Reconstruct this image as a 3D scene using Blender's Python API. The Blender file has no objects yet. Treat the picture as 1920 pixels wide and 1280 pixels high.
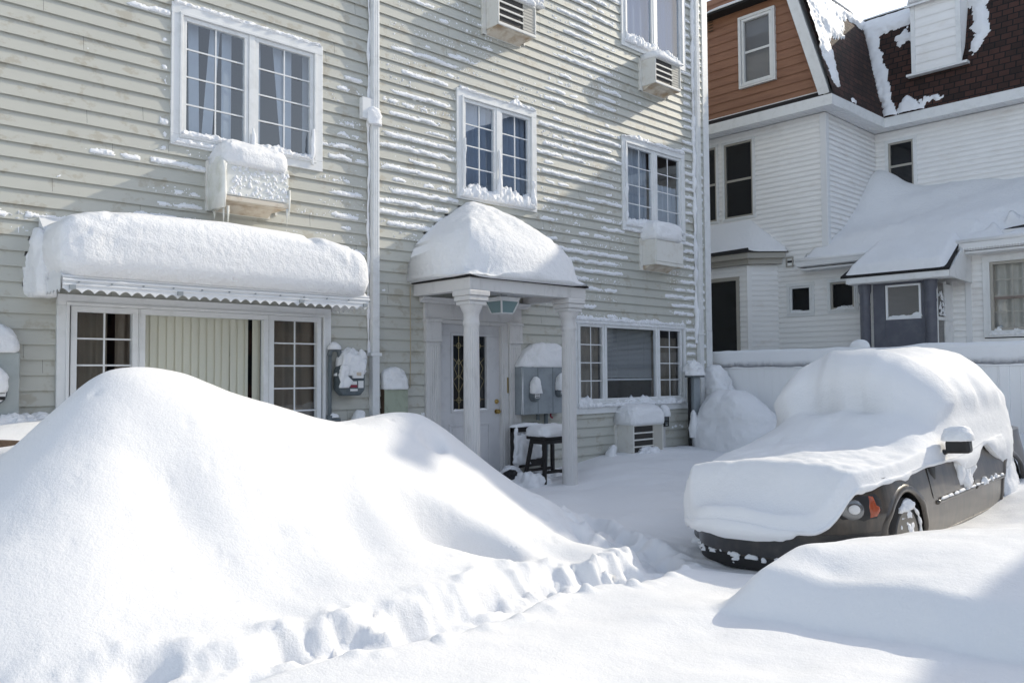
import bpy, bmesh, math, random
import numpy as np
from math import sin, cos, pi, radians, sqrt
from mathutils import Matrix, Vector
random.seed(7); rng = np.random.default_rng(11)
S = bpy.context.scene; COL = S.collection
# ------------------------------------------------------------------ camera (solved from the photograph's vanishing lines)
F, YAW, PITCH, ROLL = 1543.7, 0.80978302, 0.04030978, -0.00676451
CAM = np.array([-5.763, -8.556, 1.36])
def _axes():
    fw = np.array([cos(YAW)*cos(PITCH), sin(YAW)*cos(PITCH), sin(PITCH)])
    rt = np.array([sin(YAW), -cos(YAW), 0.0]); up = np.cross(rt, fw)
    c, s = cos(ROLL), sin(ROLL)
    return np.array([c*rt+s*up, -s*rt+c*up, fw])
AX = _axes()
def ray(px, py): return AX.T @ np.array([px-960.0, 640.0-py, F])
def onY(px, py, Y): r = ray(px, py); return CAM + r*((Y-CAM[1])/r[1])
def onX(px, py, X): r = ray(px, py); return CAM + r*((X-CAM[0])/r[0])
def onZ(px, py, Z): r = ray(px, py); return CAM + r*((Z-CAM[2])/r[2])
cd = bpy.data.cameras.new("camera"); cam = bpy.data.objects.new("camera", cd); COL.objects.link(cam)
cd.sensor_width = 36; cd.lens = F/1920*36; cd.clip_end = 2000; cd.clip_start = .05
cam.matrix_world = Matrix([[AX[0][i], AX[1][i], -AX[2][i], CAM[i]] for i in range(3)] + [[0, 0, 0, 1]])
S.camera = cam
# ------------------------------------------------------------------ noise
def _hash(i, j, k, s):
    n = (i*73856093) ^ (j*19349663) ^ (k*83492791) ^ (s*2654435761)
    n = n & 0xffffffff; n = ((n >> 13) ^ n) & 0xffffffff
    n = (n*(n*n*15731+789221)+1376312589) & 0x7fffffff
    return n/0x7fffffff
def vn(x, y, z=0.0, s=0):
    x, y, z = np.broadcast_arrays(np.asarray(x, float), np.asarray(y, float), np.asarray(z, float))
    xi, yi, zi = np.floor(x).astype(np.int64), np.floor(y).astype(np.int64), np.floor(z).astype(np.int64)
    a, b, c = x-xi, y-yi, z-zi
    a, b, c = a*a*a*(a*(a*6-15)+10), b*b*b*(b*(b*6-15)+10), c*c*c*(c*(c*6-15)+10)
    r = 0
    for di in (0, 1):
        for dj in (0, 1):
            for dk in (0, 1):
                r = r + _hash(xi+di, yi+dj, zi+dk, s)*(a if di else 1-a)*(b if dj else 1-b)*(c if dk else 1-c)
    return r*2-1
def fbm(x, y, z=0.0, o=3, s=0):
    t, a = 0, 1.0
    for k in range(o):
        t = t+a*vn(np.asarray(x)*2**k, np.asarray(y)*2**k, np.asarray(z)*2**k, s+k); a *= .5
    return t
def smooth(a, b, x): t = np.clip((x-a)/(b-a), 0, 1); return t*t*(3-2*t)
# ------------------------------------------------------------------ materials
def mat(name, col, rough=.6, metal=0, spec=.4, noise=None, bump=None, nfreq=None, ramp=(.45, .65), stretch=(1, 1, 1), coat=0):
    m = bpy.data.materials.new(name); m.use_nodes = True
    nt = m.node_tree; N = nt.nodes; L = nt.links
    b = N["Principled BSDF"]
    b.inputs["Base Color"].default_value = (*col, 1); b.inputs["Roughness"].default_value = rough
    b.inputs["Metallic"].default_value = metal; b.inputs["Specular IOR Level"].default_value = spec
    b.inputs["Coat Weight"].default_value = coat
    tc = mp = None
    def coord():
        nonlocal tc, mp
        if tc is None:
            tc = N.new("ShaderNodeTexCoord"); mp = N.new("ShaderNodeMapping"); L.new(tc.outputs["Object"], mp.inputs["Vector"])
            mp.inputs["Scale"].default_value = stretch
        return mp.outputs["Vector"]
    if noise:
        n = N.new("ShaderNodeTexNoise"); n.inputs["Scale"].default_value = nfreq or 4; n.inputs["Detail"].default_value = 6; n.inputs["Roughness"].default_value = .6
        L.new(coord(), n.inputs["Vector"])
        r = N.new("ShaderNodeMapRange"); r.inputs[1].default_value = ramp[0]; r.inputs[2].default_value = ramp[1]; L.new(n.outputs["Fac"], r.inputs[0])
        mx = N.new("ShaderNodeMix"); mx.data_type = 'RGBA'; mx.inputs[6].default_value = (*col, 1); mx.inputs[7].default_value = (*noise, 1)
        L.new(r.outputs[0], mx.inputs[0]); L.new(mx.outputs[2], b.inputs["Base Color"])
    if bump:
        last = None
        for (fr, st, di) in bump:
            n = N.new("ShaderNodeTexNoise"); n.inputs["Scale"].default_value = fr; n.inputs["Detail"].default_value = 5
            L.new(coord(), n.inputs["Vector"])
            bp = N.new("ShaderNodeBump"); bp.inputs["Strength"].default_value = st; bp.inputs["Distance"].default_value = di
            L.new(n.outputs["Fac"], bp.inputs["Height"])
            if last: L.new(last.outputs[0], bp.inputs["Normal"])
            last = bp
        L.new(last.outputs[0], b.inputs["Normal"])
    return m
def glass(name, tint=(.95, .97, .98), refl=1.0, body=None, bodyfac=0.0):
    m = bpy.data.materials.new(name); m.use_nodes = True
    nt = m.node_tree; N = nt.nodes; L = nt.links; N.remove(N["Principled BSDF"])
    out = N["Material Output"]
    tr = N.new("ShaderNodeBsdfTransparent"); tr.inputs[0].default_value = (*tint, 1)
    gl = N.new("ShaderNodeBsdfGlossy"); gl.inputs["Roughness"].default_value = .015
    tx = N.new("ShaderNodeTexCoord"); nz = N.new("ShaderNodeTexNoise"); nz.inputs["Scale"].default_value = 1.3
    bp = N.new("ShaderNodeBump"); bp.inputs["Strength"].default_value = .03; bp.inputs["Distance"].default_value = .05
    L.new(tx.outputs["Object"], nz.inputs["Vector"]); L.new(nz.outputs["Fac"], bp.inputs["Height"]); L.new(bp.outputs[0], gl.inputs["Normal"])
    ge = N.new("ShaderNodeNewGeometry"); dt = N.new("ShaderNodeVectorMath"); dt.operation = 'DOT_PRODUCT'
    L.new(ge.outputs["Normal"], dt.inputs[0]); L.new(ge.outputs["Incoming"], dt.inputs[1])   # Schlick reflectance, alike from both sides
    ab = N.new("ShaderNodeMath"); ab.operation = 'ABSOLUTE'; L.new(dt.outputs["Value"], ab.inputs[0])
    om = N.new("ShaderNodeMath"); om.operation = 'SUBTRACT'; om.inputs[0].default_value = 1; L.new(ab.outputs[0], om.inputs[1])
    pw = N.new("ShaderNodeMath"); pw.operation = 'POWER'; pw.inputs[1].default_value = 5; L.new(om.outputs[0], pw.inputs[0])
    ml = N.new("ShaderNodeMath"); ml.operation = 'MULTIPLY_ADD'; ml.use_clamp = True; ml.inputs[1].default_value = .92; ml.inputs[2].default_value = .07*refl
    L.new(pw.outputs[0], ml.inputs[0])
    mx = N.new("ShaderNodeMixShader"); L.new(ml.outputs[0], mx.inputs[0]); L.new(tr.outputs[0], mx.inputs[1]); L.new(gl.outputs[0], mx.inputs[2])
    last = mx
    if body:
        df = N.new("ShaderNodeBsdfDiffuse"); df.inputs[0].default_value = (*body, 1)
        m2 = N.new("ShaderNodeMixShader"); m2.inputs[0].default_value = bodyfac
        L.new(mx.outputs[0], m2.inputs[1]); L.new(df.outputs[0], m2.inputs[2]); last = m2
    L.new(last.outputs[0], out.inputs["Surface"])
    return m
SN = (.78, .785, .795)
M = {}
M['snow'] = mat('snow', SN, .7, spec=.25, bump=[(9, .25, .03), (55, .35, .008), (240, .3, .003)])
M['ground_snow'] = mat('ground_snow', SN, .7, spec=.25, bump=[(3.2, .16, .06), (22, .30, .012), (75, .40, .007), (260, .35, .004)])
M['cap_snow'] = mat('cap_snow', SN, .7, spec=.25, bump=[(14, .5, .03), (60, .5, .012), (200, .35, .004)])
M['rime'] = mat('rime', (.80, .81, .83), .6, spec=.3, bump=[(60, .6, .01)])
M['sky_tint_drape'] = mat('sky_tint_drape', (.09, .15, .27), .8)  # drape coloured blue in place of the sky mirrored in the glass
M['ice'] = mat('ice', (.74, .74, .70), .35, spec=.5, bump=[(26, .35, .008), (80, .25, .004)], noise=(.62, .62, .55), nfreq=7)
M['white_trim'] = mat('white_trim', (.72, .73, .73), .45, noise=(.60, .61, .60), nfreq=6, ramp=(.5, .8))
M['vinyl_white'] = mat('vinyl_white', (.70, .71, .72), .4, bump=[(5, .05, .01)])
M['porch_paint'] = mat('porch_paint', (.60, .59, .58), .5, noise=(.44, .43, .415), nfreq=9, ramp=(.55, .82), stretch=(1, 1, .35))
M['door_paint'] = mat('door_paint', (.56, .56, .57), .45, noise=(.45, .45, .46), nfreq=5, ramp=(.5, .8))
M['glass'] = glass('window_glass', (.90, .93, .96), 1.2)
M['sky_glass'] = glass('coated_glass', (.86, .92, .98), 2.1)
M['glass_dark'] = glass('dark_glass', (.55, .58, .62), .8)
M['glass_hazy'] = glass('hazy_glass', (.7, .7, .7), .8, (.32, .31, .30), .35)
M['curtain'] = mat('curtain', (.42, .44, .47), .8)
M['sheer'] = mat('sheer', (.27, .31, .38), .8)
M['beige_blind'] = mat('beige_blind', (.88, .83, .66), .7)
M['brown_curtain'] = mat('brown_curtain', (.20, .17, .13), .8)
M['slat'] = mat('slat', (.45, .46, .46), .5)
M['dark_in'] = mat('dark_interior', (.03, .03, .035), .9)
M['ac'] = mat('ac_paint', (.68, .67, .63), .5, noise=(.58, .55, .49), nfreq=7, ramp=(.52, .75))
M['ac_under'] = mat('ac_under', (.62, .56, .47), .6, noise=(.38, .27, .17), nfreq=6, ramp=(.45, .7))
M['ac_beige'] = mat('ac_beige', (.45, .43, .38), .6)
M['ac_dark'] = mat('ac_dark', (.03, .028, .025), .6)
M['grey_box'] = mat('grey_box', (.27, .30, .32), .5, noise=(.22, .245, .26), nfreq=5)
M['pale_box'] = mat('pale_box', (.38, .41, .40), .5, noise=(.33, .36, .35), nfreq=5)
M['gas_grey'] = mat('gas_grey', (.085, .105, .115), .5, noise=(.12, .14, .15), nfreq=14)
M['pipe_grey'] = mat('pipe_grey', (.12, .14, .15), .5)
M['sage_box'] = mat('sage_box', (.34, .38, .30), .5, noise=(.26, .29, .23), nfreq=8)
M['black'] = mat('black_paint', (.012, .012, .013), .5)
M['blackwood'] = mat('black_wood', (.016, .014, .013), .45)
M['shingle_black'] = mat('shingle_black', (.012, .011, .011), .8)
M['brass'] = mat('brass', (.45, .32, .12), .3, metal=1)
M['lead'] = mat('lead', (.35, .30, .18), .4, metal=.8)
M['lamp_glass'] = mat('lamp_glass', (.20, .29, .30), .15, spec=.6)
M['label_white'] = mat('label_white', (.7, .7, .7), .5)
M['label_red'] = mat('label_red', (.25, .03, .05), .5)
M['brown_wood'] = mat('brown_wood', (.10, .065, .04), .7, noise=(.05, .033, .02), nfreq=20, stretch=(1, 8, 1))
M['rust_siding'] = mat('rust_siding', (.285, .145, .088), .6, noise=(.235, .115, .07), nfreq=3, bump=[(60, .2, .004)], stretch=(.4, .4, 3))
M['grey_door'] = mat('grey_door', (.095, .10, .125), .5, noise=(.12, .125, .15), nfreq=4)
M['tan_frame'] = mat('tan_frame', (.36, .34, .30), .5)
M['brown_frame'] = mat('brown_frame', (.20, .16, .14), .5)
M['tyre'] = mat('tyre', (.016, .015, .015), .8)
M['rim'] = mat('rim', (.10, .095, .088), .35, metal=.5)
M['car_black'] = mat('car_trim', (.02, .02, .021), .45)
M['car_paint'] = mat('car_paint', (.030, .027, .024), .28, spec=.6, coat=.35, noise=(.085, .066, .05), nfreq=5, ramp=(.38, .68), stretch=(2.2, 2.2, .55))
M['bumper'] = mat('bumper_paint', (.022, .022, .024), .3, spec=.6, coat=.3, noise=(.05, .045, .04), nfreq=6)
M['headlamp'] = mat('headlamp', (.22, .225, .23), .12, metal=.6)
M['amber'] = mat('amber', (.33, .065, .025), .2, spec=.7)
M['wire'] = mat('wire', (.45, .38, .26), .6)
M['pvc'] = mat('fence_vinyl', (.84, .845, .85), .4)
M['brick'] = mat('brick', (.16, .08, .055), .8, noise=(.10, .05, .04), nfreq=3)
def siding_mat(name, col, stain, zlo=None, sfreq=1.2, amount=(.60, .72), frost=None):
    m = mat(name, col, .55, spec=.3, bump=[(70, .18, .004)], stretch=(1, 1, 6))
    nt = m.node_tree; N = nt.nodes; L = nt.links; b = N["Principled BSDF"]
    tc = N.new("ShaderNodeTexCoord")
    mp = N.new("ShaderNodeMapping"); mp.inputs["Scale"].default_value = (sfreq*1.6, sfreq, sfreq*2.2); L.new(tc.outputs["Object"], mp.inputs["Vector"])
    n = N.new("ShaderNodeTexNoise"); n.inputs["Scale"].default_value = 1.6; n.inputs["Detail"].default_value = 7; n.inputs["Roughness"].default_value = .66; L.new(mp.outputs[0], n.inputs["Vector"])
    r = N.new("ShaderNodeMapRange"); r.inputs[1].default_value = amount[0]; r.inputs[2].default_value = amount[1]; L.new(n.outputs["Fac"], r.inputs[0])
    n2 = N.new("ShaderNodeTexNoise"); n2.inputs["Scale"].default_value = 2.5; n2.inputs["Detail"].default_value = 4; L.new(tc.outputs["Object"], n2.inputs["Vector"])
    mxa = N.new("ShaderNodeMix"); mxa.data_type = 'RGBA'; mxa.inputs[6].default_value = (*col, 1); mxa.inputs[7].default_value = (*[c*.9 for c in col], 1)
    L.new(n2.outputs["Fac"], mxa.inputs[0])
    mx = N.new("ShaderNodeMix"); mx.data_type = 'RGBA'; mx.inputs[7].default_value = (*stain, 1); L.new(mxa.outputs[2], mx.inputs[6]); L.new(r.outputs[0], mx.inputs[0])
    L.new(mx.outputs[2], b.inputs["Base Color"])
    return m
M['siding'] = siding_mat('clapboard_paint', (.505, .505, .455), (.415, .395, .335), sfreq=1.5, amount=(.545, .61))
M['white_siding'] = siding_mat('white_vinyl_siding', (.86, .855, .845), (.70, .67, .63), amount=(.55, .85))
def shingle_mat(name, plane):
    m = bpy.data.materials.new(name); m.use_nodes = True; nt = m.node_tree; N = nt.nodes; L = nt.links; b = N["Principled BSDF"]
    tc = N.new("ShaderNodeTexCoord"); sp = N.new("ShaderNodeSeparateXYZ"); cb = N.new("ShaderNodeCombineXYZ"); L.new(tc.outputs["Object"], sp.inputs[0])
    L.new(sp.outputs[plane], cb.inputs[0]); L.new(sp.outputs["Z"], cb.inputs[1])
    br = N.new("ShaderNodeTexBrick"); L.new(cb.outputs[0], br.inputs["Vector"])
    br.inputs["Color1"].default_value = (.075, .030, .021, 1); br.inputs["Color2"].default_value = (.024, .011, .008, 1); br.inputs["Mortar"].default_value = (.004, .003, .003, 1)
    br.inputs["Scale"].default_value = 1; br.inputs["Brick Width"].default_value = .21; br.inputs["Row Height"].default_value = .14; br.inputs["Mortar Size"].default_value = .012; br.inputs["Bias"].default_value = -.1
    n = N.new("ShaderNodeTexNoise"); n.inputs["Scale"].default_value = 3; L.new(tc.outputs["Object"], n.inputs["Vector"])
    mx = N.new("ShaderNodeMix"); mx.data_type = 'RGBA'; mx.blend_type = 'MULTIPLY'; mx.inputs[0].default_value = .5; L.new(br.outputs[0], mx.inputs[6]); L.new(n.outputs[0], mx.inputs[7])
    L.new(mx.outputs[2], b.inputs["Base Color"]); b.inputs["Roughness"].default_value = .85
    bp = N.new("ShaderNodeBump"); bp.inputs["Distance"].default_value = .02; bp.inputs["Strength"].default_value = .8; L.new(br.outputs["Fac"], bp.inputs["Height"]); bp.invert = True; L.new(bp.outputs[0], b.inputs["Normal"])
    return m
M['shingle_x'] = shingle_mat('roof_shingles', 'Y'); M['shingle_y'] = shingle_mat('roof_shingles_side', 'X')
# ------------------------------------------------------------------ mesh builder
IDN = lambda p: p
class MB:
    def __init__(s, fn=IDN): s.v = []; s.f = []; s.fn = fn
    def add(s, vs, fs):
        o = len(s.v); s.v += [s.fn(tuple(map(float, p))) for p in vs]; s.f += [tuple(i+o for i in f) for f in fs]; return s
    def quad(s, *p): return s.add(p, [tuple(range(len(p)))])
    def box(s, x0, x1, y0, y1, z0, z1):
        if x1 < x0: x0, x1 = x1, x0
        if y1 < y0: y0, y1 = y1, y0
        if z1 < z0: z0, z1 = z1, z0
        return s.add([(x, y, z) for x in (x0, x1) for y in (y0, y1) for z in (z0, z1)],
                     [(0, 1, 3, 2), (4, 6, 7, 5), (0, 4, 5, 1), (2, 3, 7, 6), (0, 2, 6, 4), (1, 5, 7, 3)])
    def hexa(s, a, b):   # two quads, bottom loop a and top loop b
        return s.add(list(a)+list(b), [(3, 2, 1, 0), (4, 5, 6, 7), (0, 1, 5, 4), (1, 2, 6, 5), (2, 3, 7, 6), (3, 0, 4, 7)])
    def prism(s, poly, axis, a, b):  # polygon in the two other axes
        def P(u, v, t): return {'x': (t, u, v), 'y': (u, t, v), 'z': (u, v, t)}[axis]
        n = len(poly)
        return s.add([P(u, v, a) for u, v in poly]+[P(u, v, b) for u, v in poly],
                     [tuple(range(n))[::-1], tuple(range(n, 2*n))]+[(i, (i+1) % n, n+(i+1) % n, n+i) for i in range(n)])
    def tube(s, pts, r, n=10, cap=True):
        pts = [Vector(p) for p in pts]; rs = r if isinstance(r, (list, tuple)) else [r]*len(pts); vs = []; fs = []
        for i, p in enumerate(pts):
            d = (pts[min(i+1, len(pts)-1)]-pts[max(i-1, 0)]).normalized()
            a = d.orthogonal().normalized() if i == 0 else (a-d*a.dot(d)).normalized()
            b = d.cross(a)
            vs += [tuple(p+(a*cos(2*pi*k/n)+b*sin(2*pi*k/n))*rs[i]) for k in range(n)]
        for i in range(len(pts)-1):
            fs += [(i*n+k, i*n+(k+1) % n, (i+1)*n+(k+1) % n, (i+1)*n+k) for k in range(n)]
        if cap: fs += [tuple(range(n))[::-1], tuple(range((len(pts)-1)*n, len(pts)*n))]
        return s.add(vs, fs)
    def lathe(s, prof, c, n=32, axis='z', mod=None):
        vs = []; fs = []
        for r, h in prof:
            for k in range(n):
                t = 2*pi*k/n; rr = r if mod is None else mod(r, h, t)
                p = (rr*cos(t), rr*sin(t), h)
                if axis == 'y': p = (p[0], p[2], p[1])
                if axis == 'x': p = (p[2], p[0], p[1])
                vs.append((c[0]+p[0], c[1]+p[1], c[2]+p[2]))
        m = len(prof)
        for i in range(m-1): fs += [(i*n+k, i*n+(k+1) % n, (i+1)*n+(k+1) % n, (i+1)*n+k) for k in range(n)]
        fs += [tuple(range(n))[::-1], tuple(range((m-1)*n, m*n))]
        return s.add(vs, fs)
    def build(s, name, material, parent=None, smooth=False, bevel=0, fix=True, auto=None):
        me = bpy.data.meshes.new(name); me.from_pydata(s.v, [], s.f)
        if fix:
            bm = bmesh.new(); bm.from_mesh(me); bmesh.ops.recalc_face_normals(bm, faces=bm.faces); bm.to_mesh(me); bm.free()
        if smooth: me.polygons.foreach_set("use_smooth", [True]*len(me.polygons))
        me.materials.append(material)
        o = bpy.data.objects.new(name, me); COL.objects.link(o)
        if parent: o.parent = parent
        if bevel:
            b = o.modifiers.new("bevel", 'BEVEL'); b.width = bevel; b.segments = 2; b.limit_method = 'ANGLE'
        if auto is not None and smooth: me.set_sharp_from_angle(angle=radians(auto))
        return o
def empty(name, loc=(0, 0, 0)):
    o = bpy.data.objects.new(name, None); COL.objects.link(o); o.location = loc; o.empty_display_size = .2; return o
def tag(o, label, cat, group=None):
    o['label'] = label; o['category'] = cat
    if group: o['group'] = group
    return o
def rebase(root):
    """children were modelled in world space; keep them there under a root standing at the thing's base"""
    inv = Matrix.Translation(-Vector(root.location))
    for c in root.children: c.matrix_parent_inverse = inv
def spow(v, e): return np.sign(v)*np.abs(v)**e
def lump(mb, cx, cy, a, b, z0, h, e1=.6, e2=.4, n=.02, fr=5, nu=72, nv=22, seed=0, ymax=None, under=.94, skirt=0.0, lean=(0, 0), fn=None, fine=.3):
    th = np.linspace(0, 2*pi, nu, endpoint=False); ph = np.concatenate([[0.0], np.linspace(.02, pi/2, nv)])
    T, P = np.meshgrid(th, ph)
    cz = spow(np.cos(P), e1); cz[0] *= under
    X = a*cz*spow(np.cos(T), e2); Y = b*cz*spow(np.sin(T), e2); Z = h*spow(np.sin(P), e1)
    Z[0] = -skirt
    d = 1+n/max(min(a, b, h), .05)*0
    nx, ny, nz = X/a, Y/b, Z/h; ln = np.sqrt(nx**2+ny**2+nz**2)+1e-6
    q = fbm(X*fr+cx*3.1, Y*fr+cy*2.3, Z*fr+z0, 3, seed)*n + fine*n*vn(X*fr*5, Y*fr*5, Z*fr*5, seed+9)
    X = X+nx/ln*q+cx+lean[0]*Z/h; Y = Y+ny/ln*q+cy+lean[1]*Z/h; Z = Z+nz/ln*q*.9+z0
    if fn is not None: X, Y, Z = fn(X, Y, Z)
    if ymax is not None: Y = np.minimum(Y, ymax)
    vs = np.stack([X.ravel(), Y.ravel(), Z.ravel()], 1); m = len(ph)
    fs = [(i*nu+k, i*nu+(k+1) % nu, (i+1)*nu+(k+1) % nu, (i+1)*nu+k) for i in range(m-1) for k in range(nu)]
    fs.append(tuple(range(nu))[::-1]); fs.append(tuple(range((m-1)*nu, m*nu)))
    return mb.add([tuple(v) for v in vs], fs)
def snowlump(parent, *a, name='snow_cap', material='cap_snow', **k):
    return lump(MB(), *a, **k).build(name, M[material], parent, smooth=True)
def grid_obj(name, V, faces, material, parent=None):
    me = bpy.data.meshes.new(name)
    me.vertices.add(len(V)); me.vertices.foreach_set("co", np.asarray(V, np.float32).ravel())
    faces = np.asarray(faces, np.int32); nf = len(faces)
    me.loops.add(nf*4); me.loops.foreach_set("vertex_index", faces.ravel())
    me.polygons.add(nf); me.polygons.foreach_set("loop_start", np.arange(nf, dtype=np.int32)*4)
    try: me.polygons.foreach_set("loop_total", np.full(nf, 4, np.int32))
    except Exception: pass
    me.polygons.foreach_set("use_smooth", np.ones(nf, bool))
    me.update(calc_edges=True); me.validate(); me.materials.append(material)
    o = bpy.data.objects.new(name, me); COL.objects.link(o)
    if parent: o.parent = parent
    return o
def compact(V, Fq):
    u, inv = np.unique(Fq.ravel(), return_inverse=True)
    return V[u], inv.reshape(-1, 4)
# ------------------------------------------------------------------ light
SUN = Vector((.849, -.183, .496)).normalized()
sd = bpy.data.lights.new("sun", 'SUN'); sd.energy = 2.05; sd.angle = radians(.53); sd.color = (1, .91, .745)
so = bpy.data.objects.new("sun", sd); COL.objects.link(so); so.rotation_euler = SUN.to_track_quat('Z', 'Y').to_euler(); so.location = (20, -10, 20)
W = bpy.data.worlds.new("World"); S.world = W; W.use_nodes = True
sk = W.node_tree.nodes.new("ShaderNodeTexSky"); sk.sky_type = 'NISHITA'; sk.sun_disc = False
sk.sun_elevation = math.asin(SUN.z); sk.sun_rotation = math.atan2(SUN.x, SUN.y); sk.air_density = 1; sk.dust_density = 1.2; sk.ozone_density = 1
bg = W.node_tree.nodes["Background"]; bg.inputs[1].default_value = .15
hs_ = W.node_tree.nodes.new('ShaderNodeHueSaturation'); hs_.inputs['Saturation'].default_value = .62; W.node_tree.links.new(sk.outputs[0], hs_.inputs['Color']); W.node_tree.links.new(hs_.outputs[0], bg.inputs[0])
S.view_settings.view_transform = 'Standard'; S.view_settings.look = 'None'; S.view_settings.exposure = EXPOSURE = .87; S.view_settings.gamma = 1
S.cycles.max_bounces = 8; S.cycles.diffuse_bounces = 4; S.cycles.transparent_max_bounces = 12
# ------------------------------------------------------------------ snow terrain
CP = []
def w(X, Y, z): CP.append((X, Y, z))
def p(px, py, Y): q = onY(px, py, Y); CP.append(tuple(q))
# ridge of the big mound by the bay window (its skyline in the photograph)
for px, py, Y in ((-60, 905, -1.9), (0, 862, -2.0), (60, 805, -2.1), (110, 765, -2.15), (160, 722, -2.2), (205, 698, -2.2), (265, 692, -2.2), (330, 699, -2.2), (400, 722, -2.2), (480, 750, -2.2), (560, 773, -2.2), (630, 785, -2.2),
                  (690, 780, -2.2), (740, 774, -2.2), (785, 777, -2.2), (822, 796, -2.25), (865, 828, -2.35), (905, 860, -2.45), (945, 893, -2.6), (985, 922, -2.75), (1030, 950, -2.95), (1060, 982, -3.1), (1082, 1020, -3.3), (1105, 1052, -3.55)):
    p(px, py, Y)
# back of it, towards the wall
for X, z in ((-4.3, .75), (-3.5, .85), (-2.6, .75), (-1.6, .55), (-.6, .55), (.1, .45), (.7, .10), (1.2, -.12)): w(X, -1.15, z)
for X, z in ((-5, .85), (-4.2, .90), (-3.5, .95), (-2.6, .70), (-1.6, .55), (-.7, .72), (.2, .62), (.8, .15), (1.4, -.06), (2.2, -.08), (2.9, -.07), (3.7, -.01), (4.4, .05), (5.2, .10), (6.0, .08), (7.0, .05)): w(X, -.02, z)
# front slope of the mound
for X, z in ((-5.2, .25), (-4.7, .56), (-4.3, .80), (-3.8, .90), (-3.0, .86), (-2.2, .72), (-1.5, .54), (-.8, .31), (-.2, .07)): w(X, -3.0, z)
for X, z in ((-5.4, .06), (-5.0, .22), (-4.5, .36), (-4.0, .40), (-3.4, .38), (-2.6, .31), (-1.8, .22), (-1.0, .06), (-.45, -.05)): w(X, -3.6, z)
for X, z in ((-5, -.10), (-4.1, .04), (-3.3, .07), (-2.5, .05), (-1.7, 0), (-.9, -.08), (-.3, -.14)): w(X, -4.1, z)
for X, z in ((-5, -.06), (-4, -.06), (-3, -.07), (-2, -.10), (-1, -.15), (-.4, -.17)): w(X, -4.75, z)
for X, z in ((-5, -.10), (-3.6, -.10), (-2.4, -.13), (-1.5, -.16)): w(X, -5.6, z)
for X, Y in ((-5.5, -7), (-4, -6.8), (-2.6, -6.7), (-5, -8.5), (-3.5, -8.2), (-7, -8), (-7.5, -5), (-8, -3)): w(X, Y, -.17)
w(-6.5, -2.0, .75); w(-6.5, -.1, .8); w(-7.5, -1, .6); w(-6.2, -3.6, .05); w(-6, -4.4, -.15)
# yard between the porch and the car
for X, Y, z in ((1.6, -1.3, -.13), (2.5, -1.2, -.10), (3.5, -1.0, .0), (4.6, -1.0, .02), (5.6, -1.0, .05), (1.5, -2.2, -.17), (2.6, -2.2, -.12), (3.8, -2.2, -.08), (5, -2.2, -.05), (6.4, -2.2, .0), (.5, -2.3, .0),
                (.9, -3.0, -.2), (2.0, -3.2, -.2), (3.4, -3.3, -.18), (5, -3.3, -.1), (7, -3.3, .0), (.3, -3.7, -.27), (.9, -3.9, -.28), (0, -4.3, -.26), (.2, -4.9, -.28), (.6, -4.4, -.32), (1.3, -3.75, -.3)): w(X, Y, z)
# beneath and behind the car
for X, Y, z in ((1.5, -4.8, -.36), (3, -4.8, -.33), (4.5, -4.8, -.28), (2.5, -4, -.25), (4.2, -3.8, -.2), (6.0, -4.8, .10), (6.6, -5.6, .35), (7.5, -4.5, .3), (7.6, -5.6, .55), (7.5, -7, .6), (6.2, -6.4, .25)): w(X, Y, z)
# bank in the right foreground (its steep edge is added below as a step)
STEP = .225
def bank_step(x, y):
    xe = np.interp(-y, [5.5, 6.1, 6.4, 6.75, 7.1, 8.3, 10], [-.92, -.72, -.66, -.60, -.55, -.45, -.4])+.03*vn(y*1.6, 3.0)+.012*vn(y*6, 5.0)
    fade = smooth(-5.48, -5.80, y-.10*smooth(0, 2, x))*smooth(-11, -9, y)*smooth(12, 7, x)
    t = np.clip((x-xe+.24)/.28, 0, 1); return STEP*(1-(1-t)**1.7)*fade
_b0 = len(CP)
for px, py, Y in ((1432, 1066, -5.72), (1470, 1046, -5.80), (1530, 1032, -5.92), (1600, 1024, -6.02), (1670, 1016, -6.12), (1740, 1006, -6.2), (1810, 996, -6.28), (1880, 988, -6.35), (1960, 982, -6.42)): p(px, py, Y); CP[-1] = (CP[-1][0], CP[-1][1], CP[-1][2]-float(bank_step(np.array(CP[-1][0]), np.array(CP[-1][1]))))
for X, Y, z in ((-.60, -6.09, -.15), (-.52, -6.39, -.13), (-.45, -6.74, -.12), (-.42, -7.11, -.12), (-.38, -7.6, -.12), (-.3, -8.3, -.12), (-1.02, -5.62, -.16), (-1.04, -6.02, -.17), (-.99, -6.34, -.17), (-.93, -6.70, -.17), (-.89, -7.10, -.17), (-.86, -7.6, -.17), (-.80, -8.3, -.17),
                (-1.25, -5.8, -.18), (-1.4, -6.6, -.18), (-1.4, -7.4, -.18), (-.55, -5.42, -.22), (-.2, -6.25, -.08), (.0, -6.75, -.06), (.2, -7.2, -.06), (1.0, -7.4, .0), (-1.6, -8.2, -.17), (.8, -8.4, -.05), (2.5, -7.5, .05), (2, -9, .0), (-2, -9.2, -.17), (4.5, -7.3, .1), (6, -9, .05)): w(X, Y, z)
for X, Y in ((9.5, -2), (9.5, -6), (9.5, -10), (-9, -9.5), (0, -10.5), (5, -10.5), (-9.5, -5), (-9, -1), (0, 1), (4, 1), (8, 1), (-4, 1)): w(X, Y, {True: .2, False: -.1}[X > 8])
CP = np.array(CP)
def _tps(A, B):
    d2 = (A[:, None, 0]-B[None, :, 0])**2+(A[:, None, 1]-B[None, :, 1])**2
    return .5*d2*np.log(d2+1e-9)
n = len(CP); K = _tps(CP, CP)+np.eye(n)*.004; Pm = np.c_[np.ones(n), CP[:, :2]]
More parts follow.
